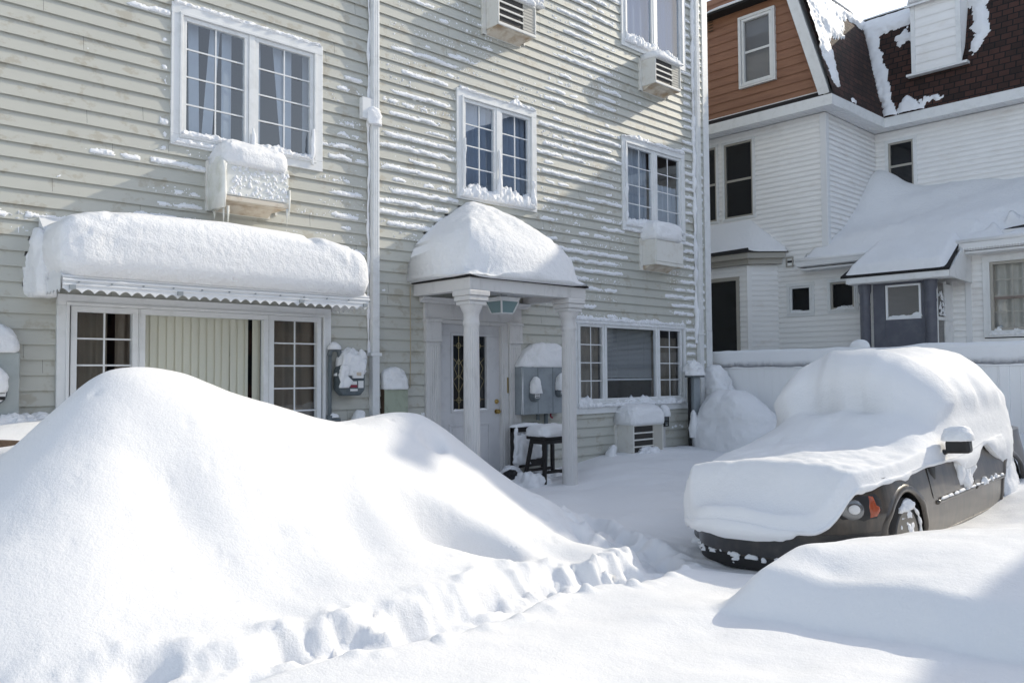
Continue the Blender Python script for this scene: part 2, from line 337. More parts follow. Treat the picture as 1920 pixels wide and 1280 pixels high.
sol = np.linalg.solve(np.block([[K, Pm], [Pm.T, np.zeros((3, 3))]]), np.r_[CP[:, 2], np.zeros(3)])
TRAIL = np.array([onZ(q[0], q[1], np.interp(q[0], [-60, 500, 900, 1200], [-.06, -.08, -.14, -.2]))[:2] for q in ((-60, 1330), (200, 1287), (420, 1258), (600, 1218), (760, 1188), (900, 1148), (1010, 1110), (1090, 1090), (1150, 1088), (1200, 1075))]+[(.0, -4.35), (.35, -3.95), (.55, -3.4), (.75, -2.8)])
def seg_dist(x, y, P):
    best = np.full(x.shape, 9.0); tt = np.zeros(x.shape); acc = 0
    for i in range(len(P)-1):
        a, b = P[i], P[i+1]; d = b-a; L = np.hypot(*d)
        t = np.clip(((x-a[0])*d[0]+(y-a[1])*d[1])/L**2, 0, 1)
        q = np.hypot(x-a[0]-t*d[0], y-a[1]-t*d[1]); s = q < best
        best = np.where(s, q, best); tt = np.where(s, acc+t*L, tt); acc += L
    return best, tt
def dent(x, y, c, rx, ry, ang, depth, pw=2):
    ca, sa = cos(ang), sin(ang); u = ((x-c[0])*ca+(y-c[1])*sa)/rx; v = (-(x-c[0])*sa+(y-c[1])*ca)/ry
    return -depth*np.exp(-(u*u+v*v)**(pw/2))
STEPS = []; DENTS = []
def hit(px, py):      # where the line of sight meets the undented snow
    r = ray(px, py); r = r/np.linalg.norm(r); ts = np.linspace(2.5, 16, 900); P_ = CAM+ts[:, None]*r
    b_ = P_[:, 2] < terrain(P_[:, 0], P_[:, 1], False); return P_[np.argmax(b_)][:2]
def terrain(x, y, detail=True):
    x = np.asarray(x, float); y = np.asarray(y, float); sh = x.shape; xf, yf = x.ravel(), y.ravel()
    Q = np.c_[xf, yf]; z = np.zeros(len(xf))
    for i in range(0, len(xf), 20000):
        q = Q[i:i+20000]; z[i:i+20000] = _tps(q, CP) @ sol[:n] + sol[n]+q @ sol[n+1:]
    far = np.maximum(np.maximum(np.abs(xf-.5)-8.5, -yf-9.5), 0)
    z = np.clip(z, -.6, 1.9)+bank_step(xf, yf)
    f = smooth(0, 3, far); z = z*(1-f)+(-.15)*f
    if detail:
        near = np.exp(-far)
        z = z + near*(.030*fbm(xf*.9, yf*1.2, 0, 2, 3)+.010*fbm(xf*2.7+yf, yf*3.5, 0, 2, 5))
        # hollows scooped by the wind in the mound
        for (c_, rx_, ry_, an_, dp_, pw_) in DENTS: z = z+dent(xf, yf, c_, rx_, ry_, an_, dp_, pw_)
        # trodden path
        d, t = seg_dist(xf, yf, TRAIL); side = .55+.45*smooth(.8, 2.2, t)
        k = np.exp(-(d/.19)**4); d2_, _t = seg_dist(xf, yf, TRAIL+np.array([-.02, .13])); kk = np.exp(-(d2_/.19)**2)
        z = z-.13*k*side
        lumps = fbm(xf*5.5, yf*5.5, 0, 3, 21); ch = np.abs(vn(xf*6.3, yf*6.3, 0, 23))+.5*np.abs(vn(xf*13, yf*13, 0, 25)); z = z+side*np.exp(-((d-.27)/.09)**2)*.05*np.maximum(0, vn(xf*10, yf*10, 0, 45))+kk*side*np.clip(.68+.35*vn(t*2.6, 3.0, 0, 47), .4, .95)*(.06*lumps+.11*ch-.045+.02*np.abs(vn(xf*27+yf*9, yf*27, 0, 48))+.020*np.abs(vn(xf*17, yf*17, 0, 27))+.012*vn(xf*24, yf*24, 0, 24))
        for cx, cy, an in STEPS: z = z+dent(xf, yf, (cx, cy), .14, .085, an, .07, 4)
        # broken, trodden snow between the path and the porch
        tr_ = np.exp(-((xf-.35)/.55)**2-((yf+3.5)/.75)**2); z = z+tr_*(.10*np.abs(vn(xf*4.3, yf*4.3, 0, 41))+.05*np.abs(vn(xf*9, yf*9, 0, 43))-.03)
        # wind ripples on the near bank, pits
        z = z+.012*np.maximum(0, vn(xf*1.3+2, yf*4.2, 0, 31))*smooth(.5, 2, xf)*smooth(-5.9, -6.6, yf)
    return z.reshape(sh)
for (px, py, rx_, ry_, an_, dp_, pw_) in ((850, 985, .46, .27, -.6, .40, 4), (812, 824, .14, .10, .2, .11, 3), (330, 925, .20, .40, .1, .07, 2), (655, 960, .20, .42, -.3, .07, 2), (1050, 1030, .18, .2, 0, .05, 2), (500, 1090, .5, .25, 0, .03, 2)):
    DENTS.append((hit(px, py), rx_, ry_, an_, dp_, pw_))
for _ in range(90): DENTS.append(((random.uniform(-4.5, .2), random.uniform(-4, -2.2)), .022, .022, 0, random.uniform(.008, .02), 2))
L_ = np.r_[0, np.cumsum(np.hypot(*np.diff(TRAIL, axis=0).T))]
s_ = .35; kx = 0
while s_ < L_[-1]-.3:
    i = np.searchsorted(L_, s_)-1; t = (s_-L_[i])/(L_[i+1]-L_[i]); d = (TRAIL[i+1]-TRAIL[i]); d = d/np.hypot(*d)
    c = TRAIL[i]*(1-t)+TRAIL[i+1]*t+np.array([-d[1], d[0]])*(.13 if kx % 2 else -.13)
    STEPS.append((c[0], c[1], math.atan2(d[1], d[0])+random.uniform(-.25, .25))); s_ += random.uniform(.30, .42); kx += 1
def axis(lo, hi, st, far, m=16):
    core = np.arange(lo, hi+st/2, st); g = np.geomspace(st, far, m).cumsum()
    return np.r_[(lo-g)[::-1], core, hi+g]
gx = axis(-6.6, 8.2, .028, 160); gy = np.r_[(-9.0-np.geomspace(.05, 160, 16).cumsum())[::-1], np.arange(-9.0, .03, .028)]
gy = np.r_[gy, gy[-1]+np.geomspace(.1, 160, 14).cumsum()]
GX, GY = np.meshgrid(gx, gy); GZ = terrain(GX, GY)
GZ = np.where(GY > .06, np.minimum(GZ, -.3), GZ)
V = np.stack([GX.ravel(), GY.ravel(), GZ.ravel()], 1); nx_, ny_ = len(gx), len(gy)
I = np.arange(nx_*ny_).reshape(ny_, nx_)
Fq = np.stack([I[:-1, :-1], I[:-1, 1:], I[1:, 1:], I[1:, :-1]], -1).reshape(-1, 4)
fc = V[Fq].mean(1)
inm = (fc[:, 1] > -3.98) & (fc[:, 1] < -.9) & (fc[:, 0] < .62-.25*(fc[:, 1]+1.5)**2*.3) & (fc[:, 0] > -6.0) & (fc[:, 2] > -.02)
inb = (fc[:, 0] > -1.0) & (fc[:, 1] < -5.45) & (fc[:, 0] < 6) & (fc[:, 2] > -.09) & (fc[:, 1] > -9)
inb &= ~inm
g = grid_obj('snowy_ground', *compact(V, Fq[~inm & ~inb]), M['ground_snow']); g['kind'] = 'structure'
o = grid_obj('snow_mound', *compact(V, Fq[inm]), M['ground_snow']); tag(o, 'huge smooth snow mound heaped in front of the bay window, with a wind-scooped hollow', 'snow mound')
o = grid_obj('snow_bank', *compact(V, Fq[inb]), M['ground_snow']); tag(o, 'low shaded snow bank in front of the buried black car', 'snow bank')
def gz(x, y): return float(terrain(np.array([x]), np.array([y]), False)[0])
# ------------------------------------------------------------------ clapboard walls
def boards(mb, u0, u1, z0, z1, ex, openings, lip, butts=True, seed=0, round_=False, top_fn=None):
    """courses of boards on the local plane n=0 (u along, n outwards, z up), leaving the openings open"""
    r = random.Random(seed); k = 0; z = z0
    while z < z1-1e-6:
        zt = min(z+ex, z1); cuts = sorted({z, zt, *[c for o in openings for c in (o[2], o[3]) if z < c < zt]})
        joints = []
        if butts:
            x = u0+r.uniform(.3, 3.2)
            while x < u1-.3: joints.append(x); x += r.uniform(2.4, 3.7)
        var = [r.uniform(-.0012, .0012) for _ in range(len(joints)+1)]
        for a, b in zip(cuts[:-1], cuts[1:]):
            spans = [(u0, u1)]
            for o in openings:
                if o[2] < b-1e-6 and o[3] > a+1e-6:
                    spans = [s for (s0, s1) in spans for s in ((s0, min(s1, o[0])), (max(s0, o[1]), s1)) if s[1]-s[0] > 1e-4]
            for s0, s1 in spans:
                bs = [s0]+[j for j in joints if s0 < j < s1]+[s1]
                for i in range(len(bs)-1):
                    e0, e1 = bs[i], bs[i+1]-(.0025 if i < len(bs)-2 else 0)
                    q = var[sum(j <= e0+1e-6 for j in joints)]
                    na = (lip+q)*(1-(a-z)/ex); nb = (lip+q)*(1-(b-z)/ex)
                    if top_fn:
                        e0a, e1a = max(e0, top_fn(a)[0]), min(e1, top_fn(a)[1]); e0b, e1b = max(e0, top_fn(b)[0]), min(e1, top_fn(b)[1])
                        if e1a <= e0a: continue
                    else: e0a = e0b = e0; e1a = e1b = e1
                    if round_:
                        m = a+(b-a)*.45; nm = na*.85
                        mb.quad((e0a, na, a), (e1a, na, a), ((e1a+e1b)/2, nm, m), ((e0a+e0b)/2, nm, m)); mb.quad(((e0a+e0b)/2, nm, m), ((e1a+e1b)/2, nm, m), (e1b, nb, b), (e0b, nb, b))
                    else: mb.quad((e0a, na, a), (e1a, na, a), (e1b, nb, b), (e0b, nb, b))
                    if a == z: mb.quad((e0a, .000, a+.019), (e1a, .000, a+.019), (e1a, na-.001, a), (e0a, na-.001, a))
                    if b == zt: mb.quad((e0b, nb, b), (e1b, nb, b), (e1b, -.0015, b+.020), (e0b, -.0015, b+.020))
        z = zt; k += 1
    return mb
def ring(mb, u0, u1, z0, z1, w_, n0, n1, wb=None):
    wb = w_ if wb is None else wb
    mb.box(u0, u1, n0, n1, z1-w_, z1); mb.box(u0, u1, n0, n1, z0, z0+wb)
    mb.box(u0, u0+w_, n0, n1, z0+wb, z1-w_); mb.box(u1-w_, u1, n0, n1, z0+wb, z1-w_)
FR = lambda p: (p[0], -p[1], p[2])          # facade: u = X, outwards = -Y
def plane_x(X0): return lambda p: (X0-p[1], -p[0], p[2])   # wall facing -X: u = -Y
def plane_y(Y0): return lambda p: (p[0], Y0-p[1], p[2])    # wall facing -Y: u = X
def folds(mb, u0, u1, z0, z1, n0, amp, lam, sd=0, k=6, fan=0.0):
    N_ = max(8, int((u1-u0)/lam*8)); us = np.linspace(u0, u1, N_+1); r = random.Random(sd); ph = r.uniform(0, 6)
    rows = []
    for j, z in enumerate((z0, (z0+z1)/2, z1)):
        rows.append([(u+fan*(1-j/2)*(u-u0), n0+amp*(sin(2*pi*u/lam+ph)+.4*sin(2*pi*u/lam/2.3+1)), z) for u in us])
    vs = sum(rows, []); m = N_+1
    mb.add(vs, [(j*m+i, j*m+i+1, (j+1)*m+i+1, (j+1)*m+i) for j in range(2) for i in range(N_)]); return mb
def blinds(mb, u0, u1, z0, z1, n0, wdt, gaps=(), tilt=.02, fan=()):
    u = u0; i = 0
    while u < u1-1e-3:
        e = min(u+wdt, u1)
        if i not in gaps:
            sh = fan[i] if i < len(fan) else 0.0
            ov = .010 if not gaps else -.004; mb.hexa([(u+sh, n0, z0), (e+ov+sh, n0-tilt, z0), (e+ov+sh, n0-tilt-.002, z0), (u+sh, n0-.002, z0)], [(u, n0, z1), (e+ov, n0-tilt, z1), (e+ov, n0-tilt-.002, z1), (u, n0-.002, z1)])
        u = e; i += 1
    return mb
def window(parent, fn, u0, u1, z0, z1, sashes, casing=.11, cw=None, sash=.045, out=.035, material='white_trim', gl='glass', munt=.016, label=None, sash_mat=None):
    """part 'window' = casing; its sub-parts are the sashes, panes and muntins"""
    mb = MB(fn); ring(mb, u0, u1, z0, z1, casing, -.05, out); ring(mb, u0+casing-.03, u1-casing+.03, z0+casing-.03, z1-casing+.03, .03, out, out+.014)
    xs = sorted({s[0] for s in sashes} | {s[1] for s in sashes})
    for a, b in zip(sashes[:-1], sashes[1:]):
        if b[0]-a[1] > .004: mb.box(a[1], b[0], -.05, out-.005, z0+casing, z1-casing)
    win = mb.build('window', M[material], parent, bevel=.004)
    if label: win['label'] = label
    for (a, b, nc, nr) in sashes:
        s = MB(fn); zz0, zz1 = z0+casing, z1-casing
        ring(s, a+.002, b-.002, zz0+.002, zz1-.002, sash, -.04, out-.012); s.build('sash', M[sash_mat or material], win, bevel=.003)
        MB(fn).quad((a+sash-.01, -.009, zz0+sash-.01), (b-sash+.01, -.009, zz0+sash-.01), (b-sash+.01, -.009, zz1-sash+.01), (a+sash-.01, -.009, zz1-sash+.01)).build('pane', M[gl], win)
        if nc*nr > 1:
            g_ = MB(fn); A, B, C_, D_ = a+sash, b-sash, zz0+sash, zz1-sash
            for i in range(1, nc): g_.box(A+(B-A)*i/nc-munt/2, A+(B-A)*i/nc+munt/2, -.004, .004, C_, D_)
            for j in range(1, nr): g_.box(A, B, -.0045, .0045, C_+(D_-C_)*j/nr-munt/2, C_+(D_-C_)*j/nr+munt/2)
            g_.build('muntins', M[sash_mat or material], win)
    return win
def sill_rime(win, fn, u0, u1, z0, hgt, dep, sd, name='sill_snow', var=.6):
    """lumpy snow lying along a sill: a ridge whose height wanders"""
    nu = max(16, int((u1-u0)/.012)); us = np.linspace(u0, u1, nu+1)
    hh = hgt*np.clip(1-var+var*1.5*(.5+.5*fbm(us*4, sd*3.7, 0, 2, sd)), .05, 1.6); hh *= smooth(u0, u0+.03, us)*smooth(u1, u1-.03, us)*.9+.1
    vs = []; K = 9
    for i, u in enumerate(us):
        for k in range(K):
            a = pi*k/(K-1)*.5; r = 1+.20*float(vn(u*26, k*.9, sd, sd))+.10*float(vn(u*60, k*1.3, sd, sd+1))
            vs.append((u, -.03+(dep+.03)*cos(a)*min(r, 1.3), z0+hh[i]*sin(a)*r))
        vs.append((u, -.03, z0-.004)); vs.append((u, dep*.8, z0-.012))
    m = K+2
    fs = [(i*m+k, i*m+(k+1) % m, (i+1)*m+(k+1) % m, (i+1)*m+k) for i in range(nu) for k in range(m)]
    fs += [tuple(range(m)), tuple(range(nu*m, nu*m+m))[::-1]]
    return MB(fn).add(vs, fs).build(name, M['rime'], win, smooth=True)
# ------------------------------------------------------------------ the clapboard house
EX = .1425; Z00 = 1.3835-EX*14     # course line measured beside the bay window
house = empty('clapboard_house', (0, 0, -.3))
X0, X1, ZT = -9.0, 7.5, Z00+EX*76
OPEN = dict(A=(-2.50, -.72, 3.77, 5.27), B=(1.35, 2.89, 3.76, 5.28), Cc=(4.91, 6.70, 3.74, 5.33), D=(3.70, 6.66, .84, 2.24), E=(4.94, 6.79, 6.86, 8.4), Fw=(1.35, 3.0, 6.86, 8.4), G=(-2.5, -.72, 6.86, 8.4), BAY=(-3.54, -.61, .55, 2.15), DOOR=(.80, 2.53, -.9, 2.375))
mb = MB(FR); boards(mb, X0, X1, Z00, ZT, EX, [tuple(o) for o in OPEN.values()], .021, seed=3)
wall = mb.build('front_wall', M['siding'], house, fix=False)
mb = MB(); mb.quad((X1, 0, Z00), (X1, 9, Z00), (X1, 9, ZT), (X1, 0, ZT)); mb.quad((X0, 0, Z00), (X0, 9, Z00), (X0, 9, ZT), (X0, 0, ZT)); mb.quad((X0, 9, Z00), (X1, 9, Z00), (X1, 9, ZT), (X0, 9, ZT))
mb.build('side_wall', M['siding'], house)
MB().box(X0-.3, X1+.3, -.4, 9.3, ZT, ZT+.25).build('roof', M['shingle_black'], house)
MB().box(X0+.01, X1-.01, .01, 8.99, Z00-.3, Z00).build('foundation', M['grey_box'], house)
for z in (0.02, 3.0, 6.1):
    MB().box(X0+.05, X1-.05, .25, 8.9, z, z+.1).build('interior_floor', M['dark_in'], house)
MB().box(X0+.05, X1-.05, 2.2, 2.3, 0, ZT-.1).build('interior_partition', M['dark_in'], house)
MB().box(7.335, 7.515, -.030, .05, Z00-.2, 2.15).box(7.335, 7.515, -.027, .05, 2.154, ZT).build('corner_board', M['white_trim'], house, bevel=.004)
def downspout(x, y=-.052, z1=8.9, z0=.0, wdt=.10):
    b = MB(); b.box(x-wdt/2, x+wdt/2, y-.042, y+.042, z0, z1)
    for q in (-.28, .0, .28): b.box(x+q*wdt-.008, x+q*wdt+.008, y-.047, y-.042, z0, z1)
    d = b.build('downspout', M['white_trim'], house, bevel=.006)
    return d
d1 = downspout(-.005, z0=.5)
for z in (1.62, 4.52): MB().box(-.085, .075, -.104, -.012, z-.02, z+.02).build('strap', M['white_trim'], d1, bevel=.003)
lump(MB(), -.03, -.10, .10, .05, 4.46, .22, .8, .8, .03, 9, 30, 12, 4, ymax=-.01).build('snow', M['rime'], d1, smooth=True)
MB().box(-.2, .03, -.09, -.015, 4.52, 4.78).build('bracket', M['white_trim'], d1)
d2 = downspout(7.085, z0=.7, wdt=.11)
MB().box(7.0, 7.17, -.11, -.012, 2.06, 2.09).build('strap', M['white_trim'], d2, bevel=.003)
def rimebar(x, z0, z1, sd, parent, dx=.03):
    zs = np.linspace(z0, z1, int((z1-z0)/.03)); b = MB(); pts = []; rs = []
    for z in zs:
        f = ((z-Z00) % EX)/EX
        pts.append((x+.012*float(vn(z*3, sd)), -.03-.01*float(vn(z*7, sd+2)), z)); rs.append(max(.004, dx*(.65+.5*float(vn(z*6, sd+1))+.3*f)))
    b.tube(pts, rs, 8); return b.build('snow', M['rime'], parent, smooth=True)
rimebar(7.005, 1.9, 8.9, 5, d2, .042); rimebar(-.075, 1.6, 8.9, 8, d1, .020)
# windows ---------------------------------------------------------------
def pair(o, casing=.115, nr=4, nc=2, mull=.07, **k):
    k.setdefault('gl', 'sky_glass')
    m = (o[0]+o[1])/2; a = o[0]+casing; b = o[1]-casing
    return window(house, FR, *o, [(a, m-mull/2, nc, nr), (m+mull/2, b, nc, nr)], casing=casing, **k)
wA = pair(OPEN['A']); a, b, c, d = OPEN['A']
mbx = MB(FR); blinds(mbx, a+.10, (a+b)/2-.03, c+.1, d-.05, -.11, .125, gaps=(2, 5), fan=(0, .02, 0, -.10, 0)); blinds(mbx, (a+b)/2+.05, b-.1, c+.1, d-.05, -.11, .13, gaps=(1, 4), fan=(0, 0, .12)); mbx.build('curtain', M['curtain'], wA)
wB = pair(OPEN['B']); a, b, c, d = OPEN['B']
folds(MB(FR), a+.08, b-.08, c+.05, d-.05, -.12, .014, .11, 3, fan=.03).build('curtain', M['sheer'], wB)
wC = pair(OPEN['Cc']); a, b, c, d = OPEN['Cc']
folds(MB(FR), a+.08, (a+b)/2-.02, c+.05, d-.05, -.12, .022, .12, 5).build('curtain', M['curtain'], wC)
folds(MB(FR), (a+b)/2+.02, b-.08, c+.05, c+.95, -.10, .022, .13, 6).build('curtain', M['curtain'], wC)
wE = pair(OPEN['E'], nr=1, nc=1); a, b, c, d = OPEN['E']
folds(MB(FR), a+.08, b-.08, c+.05, d-.05, -.16, .012, .19, 9).build('curtain', M['sky_tint_drape'], wE)
wF = pair(OPEN['Fw'], nr=4)
wG = pair(OPEN['G'], nr=4)
for win, k in ((wF, 'Fw'), (wG, 'G')):
    a, b, c, d = OPEN[k]; folds(MB(FR), a+.08, b-.08, c+.05, d-.05, -.12, .016, .14, 4).build('curtain', M['sheer'], win)
# ground floor right: three lights with a half-lowered blind
a, b, c, d = OPEN['D']
wD = window(house, FR, a, b, c, d, [(3.79, 4.41, 2, 4), (4.43, 5.83, 1, 1), (5.85, 6.55, 2, 4)], casing=.085, gl='glass')
bl = MB(FR); z = d-.14
while z > 1.30: bl.add([(4.48, -.075, z), (5.78, -.075, z), (5.78, -.095, z+.016), (4.48, -.095, z+.016)], [(0, 1, 2, 3)]); z -= .021
bl.box(4.48, 5.78, -.10, -.07, 1.255, 1.285)
for x in (4.7, 5.13, 5.56): bl.box(x-.002, x+.002, -.074, -.072, 1.28, d-.12)
bl.build('blind', M['slat'], wD)
folds(MB(FR), 3.8, 4.42, c+.06, d-.06, -.14, .02, .16, 12).build('curtain', M['brown_curtain'], wD)
folds(MB(FR), 5.86, 6.56, c+.06, d-.25, -.14, .02, .16, 13).build('curtain', M['brown_curtain'], wD)
MB(FR).box(3.66, 6.70, .0, .045, .74, .835).build('sill', M['white_trim'], wD, bevel=.004)
# bay window on the left
a, b, c, d = OPEN['BAY']
wY = window(house, FR, a, b, c, d, [(-3.42, -2.80, 2, 5), (-2.79, -1.40, 1, 1), (-1.39, -.73, 2, 5)], casing=.105, sash=.055, out=.05)
blinds(MB(FR), -2.74, -1.60, c+.08, d-.05, -.055, .085, tilt=.018, fan=(0, 0, 0, 0, 0, 0, 0, 0, 0, 0, -.02)).build('blind', M['beige_blind'], wY)
s = MB(FR); s.hexa([(-2.02, -.10, c+.08), (-1.90, -.12, c+.08), (-1.90, -.125, c+.08), (-2.02, -.105, c+.08)], [(-1.66, -.10, d-.06), (-1.56, -.12, d-.06), (-1.56, -.125, d-.06), (-1.66, -.105, d-.06)])
s.hexa([(-1.54, -.07, c+.08), (-1.44, -.09, c+.08), (-1.44, -.095, c+.08), (-1.54, -.075, c+.08)], [(-1.54, -.07, d-.06), (-1.44, -.09, d-.06), (-1.44, -.095, d-.06), (-1.54, -.075, d-.06)]); s.build('blind', M['beige_blind'], wY)
folds(MB(FR), -3.40, -3.05, c+.08, d-.05, -.12, .02, .12, 20).build('curtain', M['brown_curtain'], wY)
folds(MB(FR), -2.98, -2.80, c+.08, d-.05, -.12, .02, .10, 21).build('curtain', M['brown_curtain'], wY)
folds(MB(FR), -1.37, -.74, c+.08, d-.05, -.14, .02, .17, 22).build('curtain', M['brown_curtain'], wY)
# snow caught on the frames
sill_rime(wA, FR, -2.40, -.84, 3.885, .10, .065, 1); sill_rime(wA, FR, -2.48, -.74, 5.268, .045, .045, 2, 'head_snow'); sill_rime(wA, FR, -2.46, -1.9, 3.80, .05, .055, 31)
sill_rime(wB, FR, 1.40, 2.82, 3.80, .22, .085, 3, var=.55); sill_rime(wB, FR, 1.40, 2.86, 5.278, .075, .05, 4, 'head_snow', var=.95)
sill_rime(wC, FR, 4.98, 6.6, 3.84, .16, .08, 5, var=.35); sill_rime(wC, FR, 4.92, 6.68, 5.32, .075, .06, 6, 'head_snow'); sill_rime(wC, FR, 4.95, 5.7, 3.75, .10, .06, 30)
sill_rime(wD, FR, 3.74, 6.60, .845, .13, .08, 7); sill_rime(wD, FR, 3.70, 6.64, 2.215, .07, .05, 8, 'head_snow', var=.5); sill_rime(wD, FR, 3.72, 6.62, 2.16, .07, .048, 18, 'head_snow', var=.8)
sill_rime(wE, FR, 5.02, 6.5, 6.95, .16, .085, 9); sill_rime(wF, FR, 1.40, 2.98, 6.93, .2, .12, 10, var=.5); sill_rime(wF, FR, 2.5, 3.0, 6.86, .12, .14, 17, var=.3)
def vert_rime(win, x, z0, z1, sd, r=.022, y=-.05):
    zs = np.linspace(z0, z1, int((z1-z0)/.02)); b = MB()
    b.tube([(x+.01*float(vn(z*9, sd)), y-.008*float(vn(z*13, sd)), z) for z in zs], [max(.003, r*(.6+.9*float(fbm(z*5, sd, 0, 2, sd)))) for z in zs], 7); b.build('frame_snow', M['rime'], win, smooth=True)
vert_rime(wB, 2.12, 3.9, 4.55, 2, .04); vert_rime(wB, 1.48, 3.9, 4.6, 3, .02); vert_rime(wB, 2.80, 3.85, 4.2, 4, .035); vert_rime(wA, -.86, 3.82, 4.25, 5, .022); vert_rime(wA, -1.6, 3.85, 4.1, 6, .03); vert_rime(wC, 5.0, 3.9, 5.2, 7, .02)
# front door with its pilastered surround ----------------------------------
ds = MB(FR)
for u0, u1 in ((.80, 1.025), (2.29, 2.515)):
    ds.box(u0, u1, -.05, .055, -.6, 2.09); ds.box(u0-.012, u1+.012, -.05, .075, 1.80, 2.09); ds.box(u0-.025, u1+.025, -.05, .09, 2.06, 2.10); ds.box(u0-.02, u1+.02, -.05, .082, 1.80, 1.83)
    for i in range(5): x = u0+.04+i*(u1-u0-.08)/4; ds.prism([(x-.011, .056), (x+.011, .056), (x, .066)], 'z', -.2, 1.75)
ds.box(.78, 2.535, -.05, .05, 2.10, 2.30)
ds.prism([(0.05, 2.30), (.075, 2.30), (.09, 2.33), (.13, 2.345), (.15, 2.372), (0.05, 2.372)], 'x', .69, 2.64)
ds.box(1.025, 1.07, -.09, .02, -.6, 2.09); ds.box(2.165, 2.29, -.09, .02, -.6, 2.09); ds.box(1.025, 2.29, -.09, .025, 2.045, 2.10); ds.box(2.20, 2.285, .02, .032, -.5, 2.06); ds.box(1.03, 2.285, .025, .036, 2.06, 2.095)
dsu = ds.build('door_surround', M['porch_paint'], house, bevel=.004)
MB(FR).box(2.255, 2.275, .032, .04, 1.1, 1.32).build('strike_plate', M['brass'], dsu)
MB(FR).box(1.60, 1.78, .05, .058, 2.12, 2.27).build('number_plaque', M['door_paint'], dsu, bevel=.004)
dr = MB(FR); u0, u1, z0, z1 = 1.07, 2.165, -.03, 2.045
gu0, gu1, gz0, gz1 = 1.31, 1.915, .885, 1.895
dr.box(u0, u1, -.08, -.035, z0, gz0); dr.box(u0, u1, -.08, -.035, gz1, z1); dr.box(u0, gu0, -.08, -.035, gz0, gz1); dr.box(gu1, u1, -.08, -.035, gz0, gz1)
ring(dr, gu0-.035, gu1+.035, gz0-.035, gz1+.035, .035, -.035, -.018)
for q0, q1 in ((1.24, 1.56), (1.66, 1.98)): ring(dr, q0, q1, .12, .70, .03, -.035, -.024); dr.box(q0+.06, q1-.06, -.035, -.028, .18, .64)
door = dr.build('door', M['door_paint'], house, bevel=.004)
MB(FR).quad((gu0-.005, -.06, gz0-.005), (gu1+.005, -.06, gz0-.005), (gu1+.005, -.06, gz1+.005), (gu0-.005, -.06, gz1+.005)).build('door_glass', M['glass_dark'], door)
ld = MB(FR); cxg = 1.49
def wire2(pts, r=.004): ld.tube([(x, -.05, z) for x, z in pts], r, 6)
for cxg in (1.43, 1.79):
    wire2([(cxg, gz0), (cxg, gz1)])
    for zc in (1.02, 1.76): wire2([(cxg+.035*cos(t), zc+.035*sin(t)) for t in np.linspace(0, 2*pi, 17)])
    wire2([(cxg-.11, 1.60), (cxg, 1.50), (cxg+.11, 1.60)]); wire2([(cxg, 1.58), (cxg+.08, 1.45), (cxg, 1.30), (cxg-.08, 1.45), (cxg, 1.58)]); wire2([(cxg, 1.36), (cxg+.1, 1.28), (cxg, 1.12), (cxg-.1, 1.28), (cxg, 1.36)])
for z in (1.76, 1.02): wire2([(gu0, z), (gu1, z)], .003)
ld.build('leaded_pattern', M['lead'], door)
for z, r, nm in ((.845, .031, 'door_knob'), (.985, .024, 'deadbolt')):
    MB(FR).lathe([(.035, -.035), (.035, -.028), (.012, -.026), (.012, -.005), (r, .0), (r*1.05, .02), (r*.7, .036), (.003, .04)] if nm == 'door_knob' else [(.033, -.035), (.033, -.02), (.026, -.014), (.022, -.004), (.003, -.003)], (2.105, 0, z), 20, 'y').build(nm, M['brass'], door, smooth=True, auto=40)
sill_rime(door, FR, gu0, gu1, gz0, .02, -.02, 44)
MB().tube([(.565, -.022, 2.5), (.57, -.022, 1.7), (.56, -.022, 1.2)], .006, 6).build('cable', M['wire'], house)
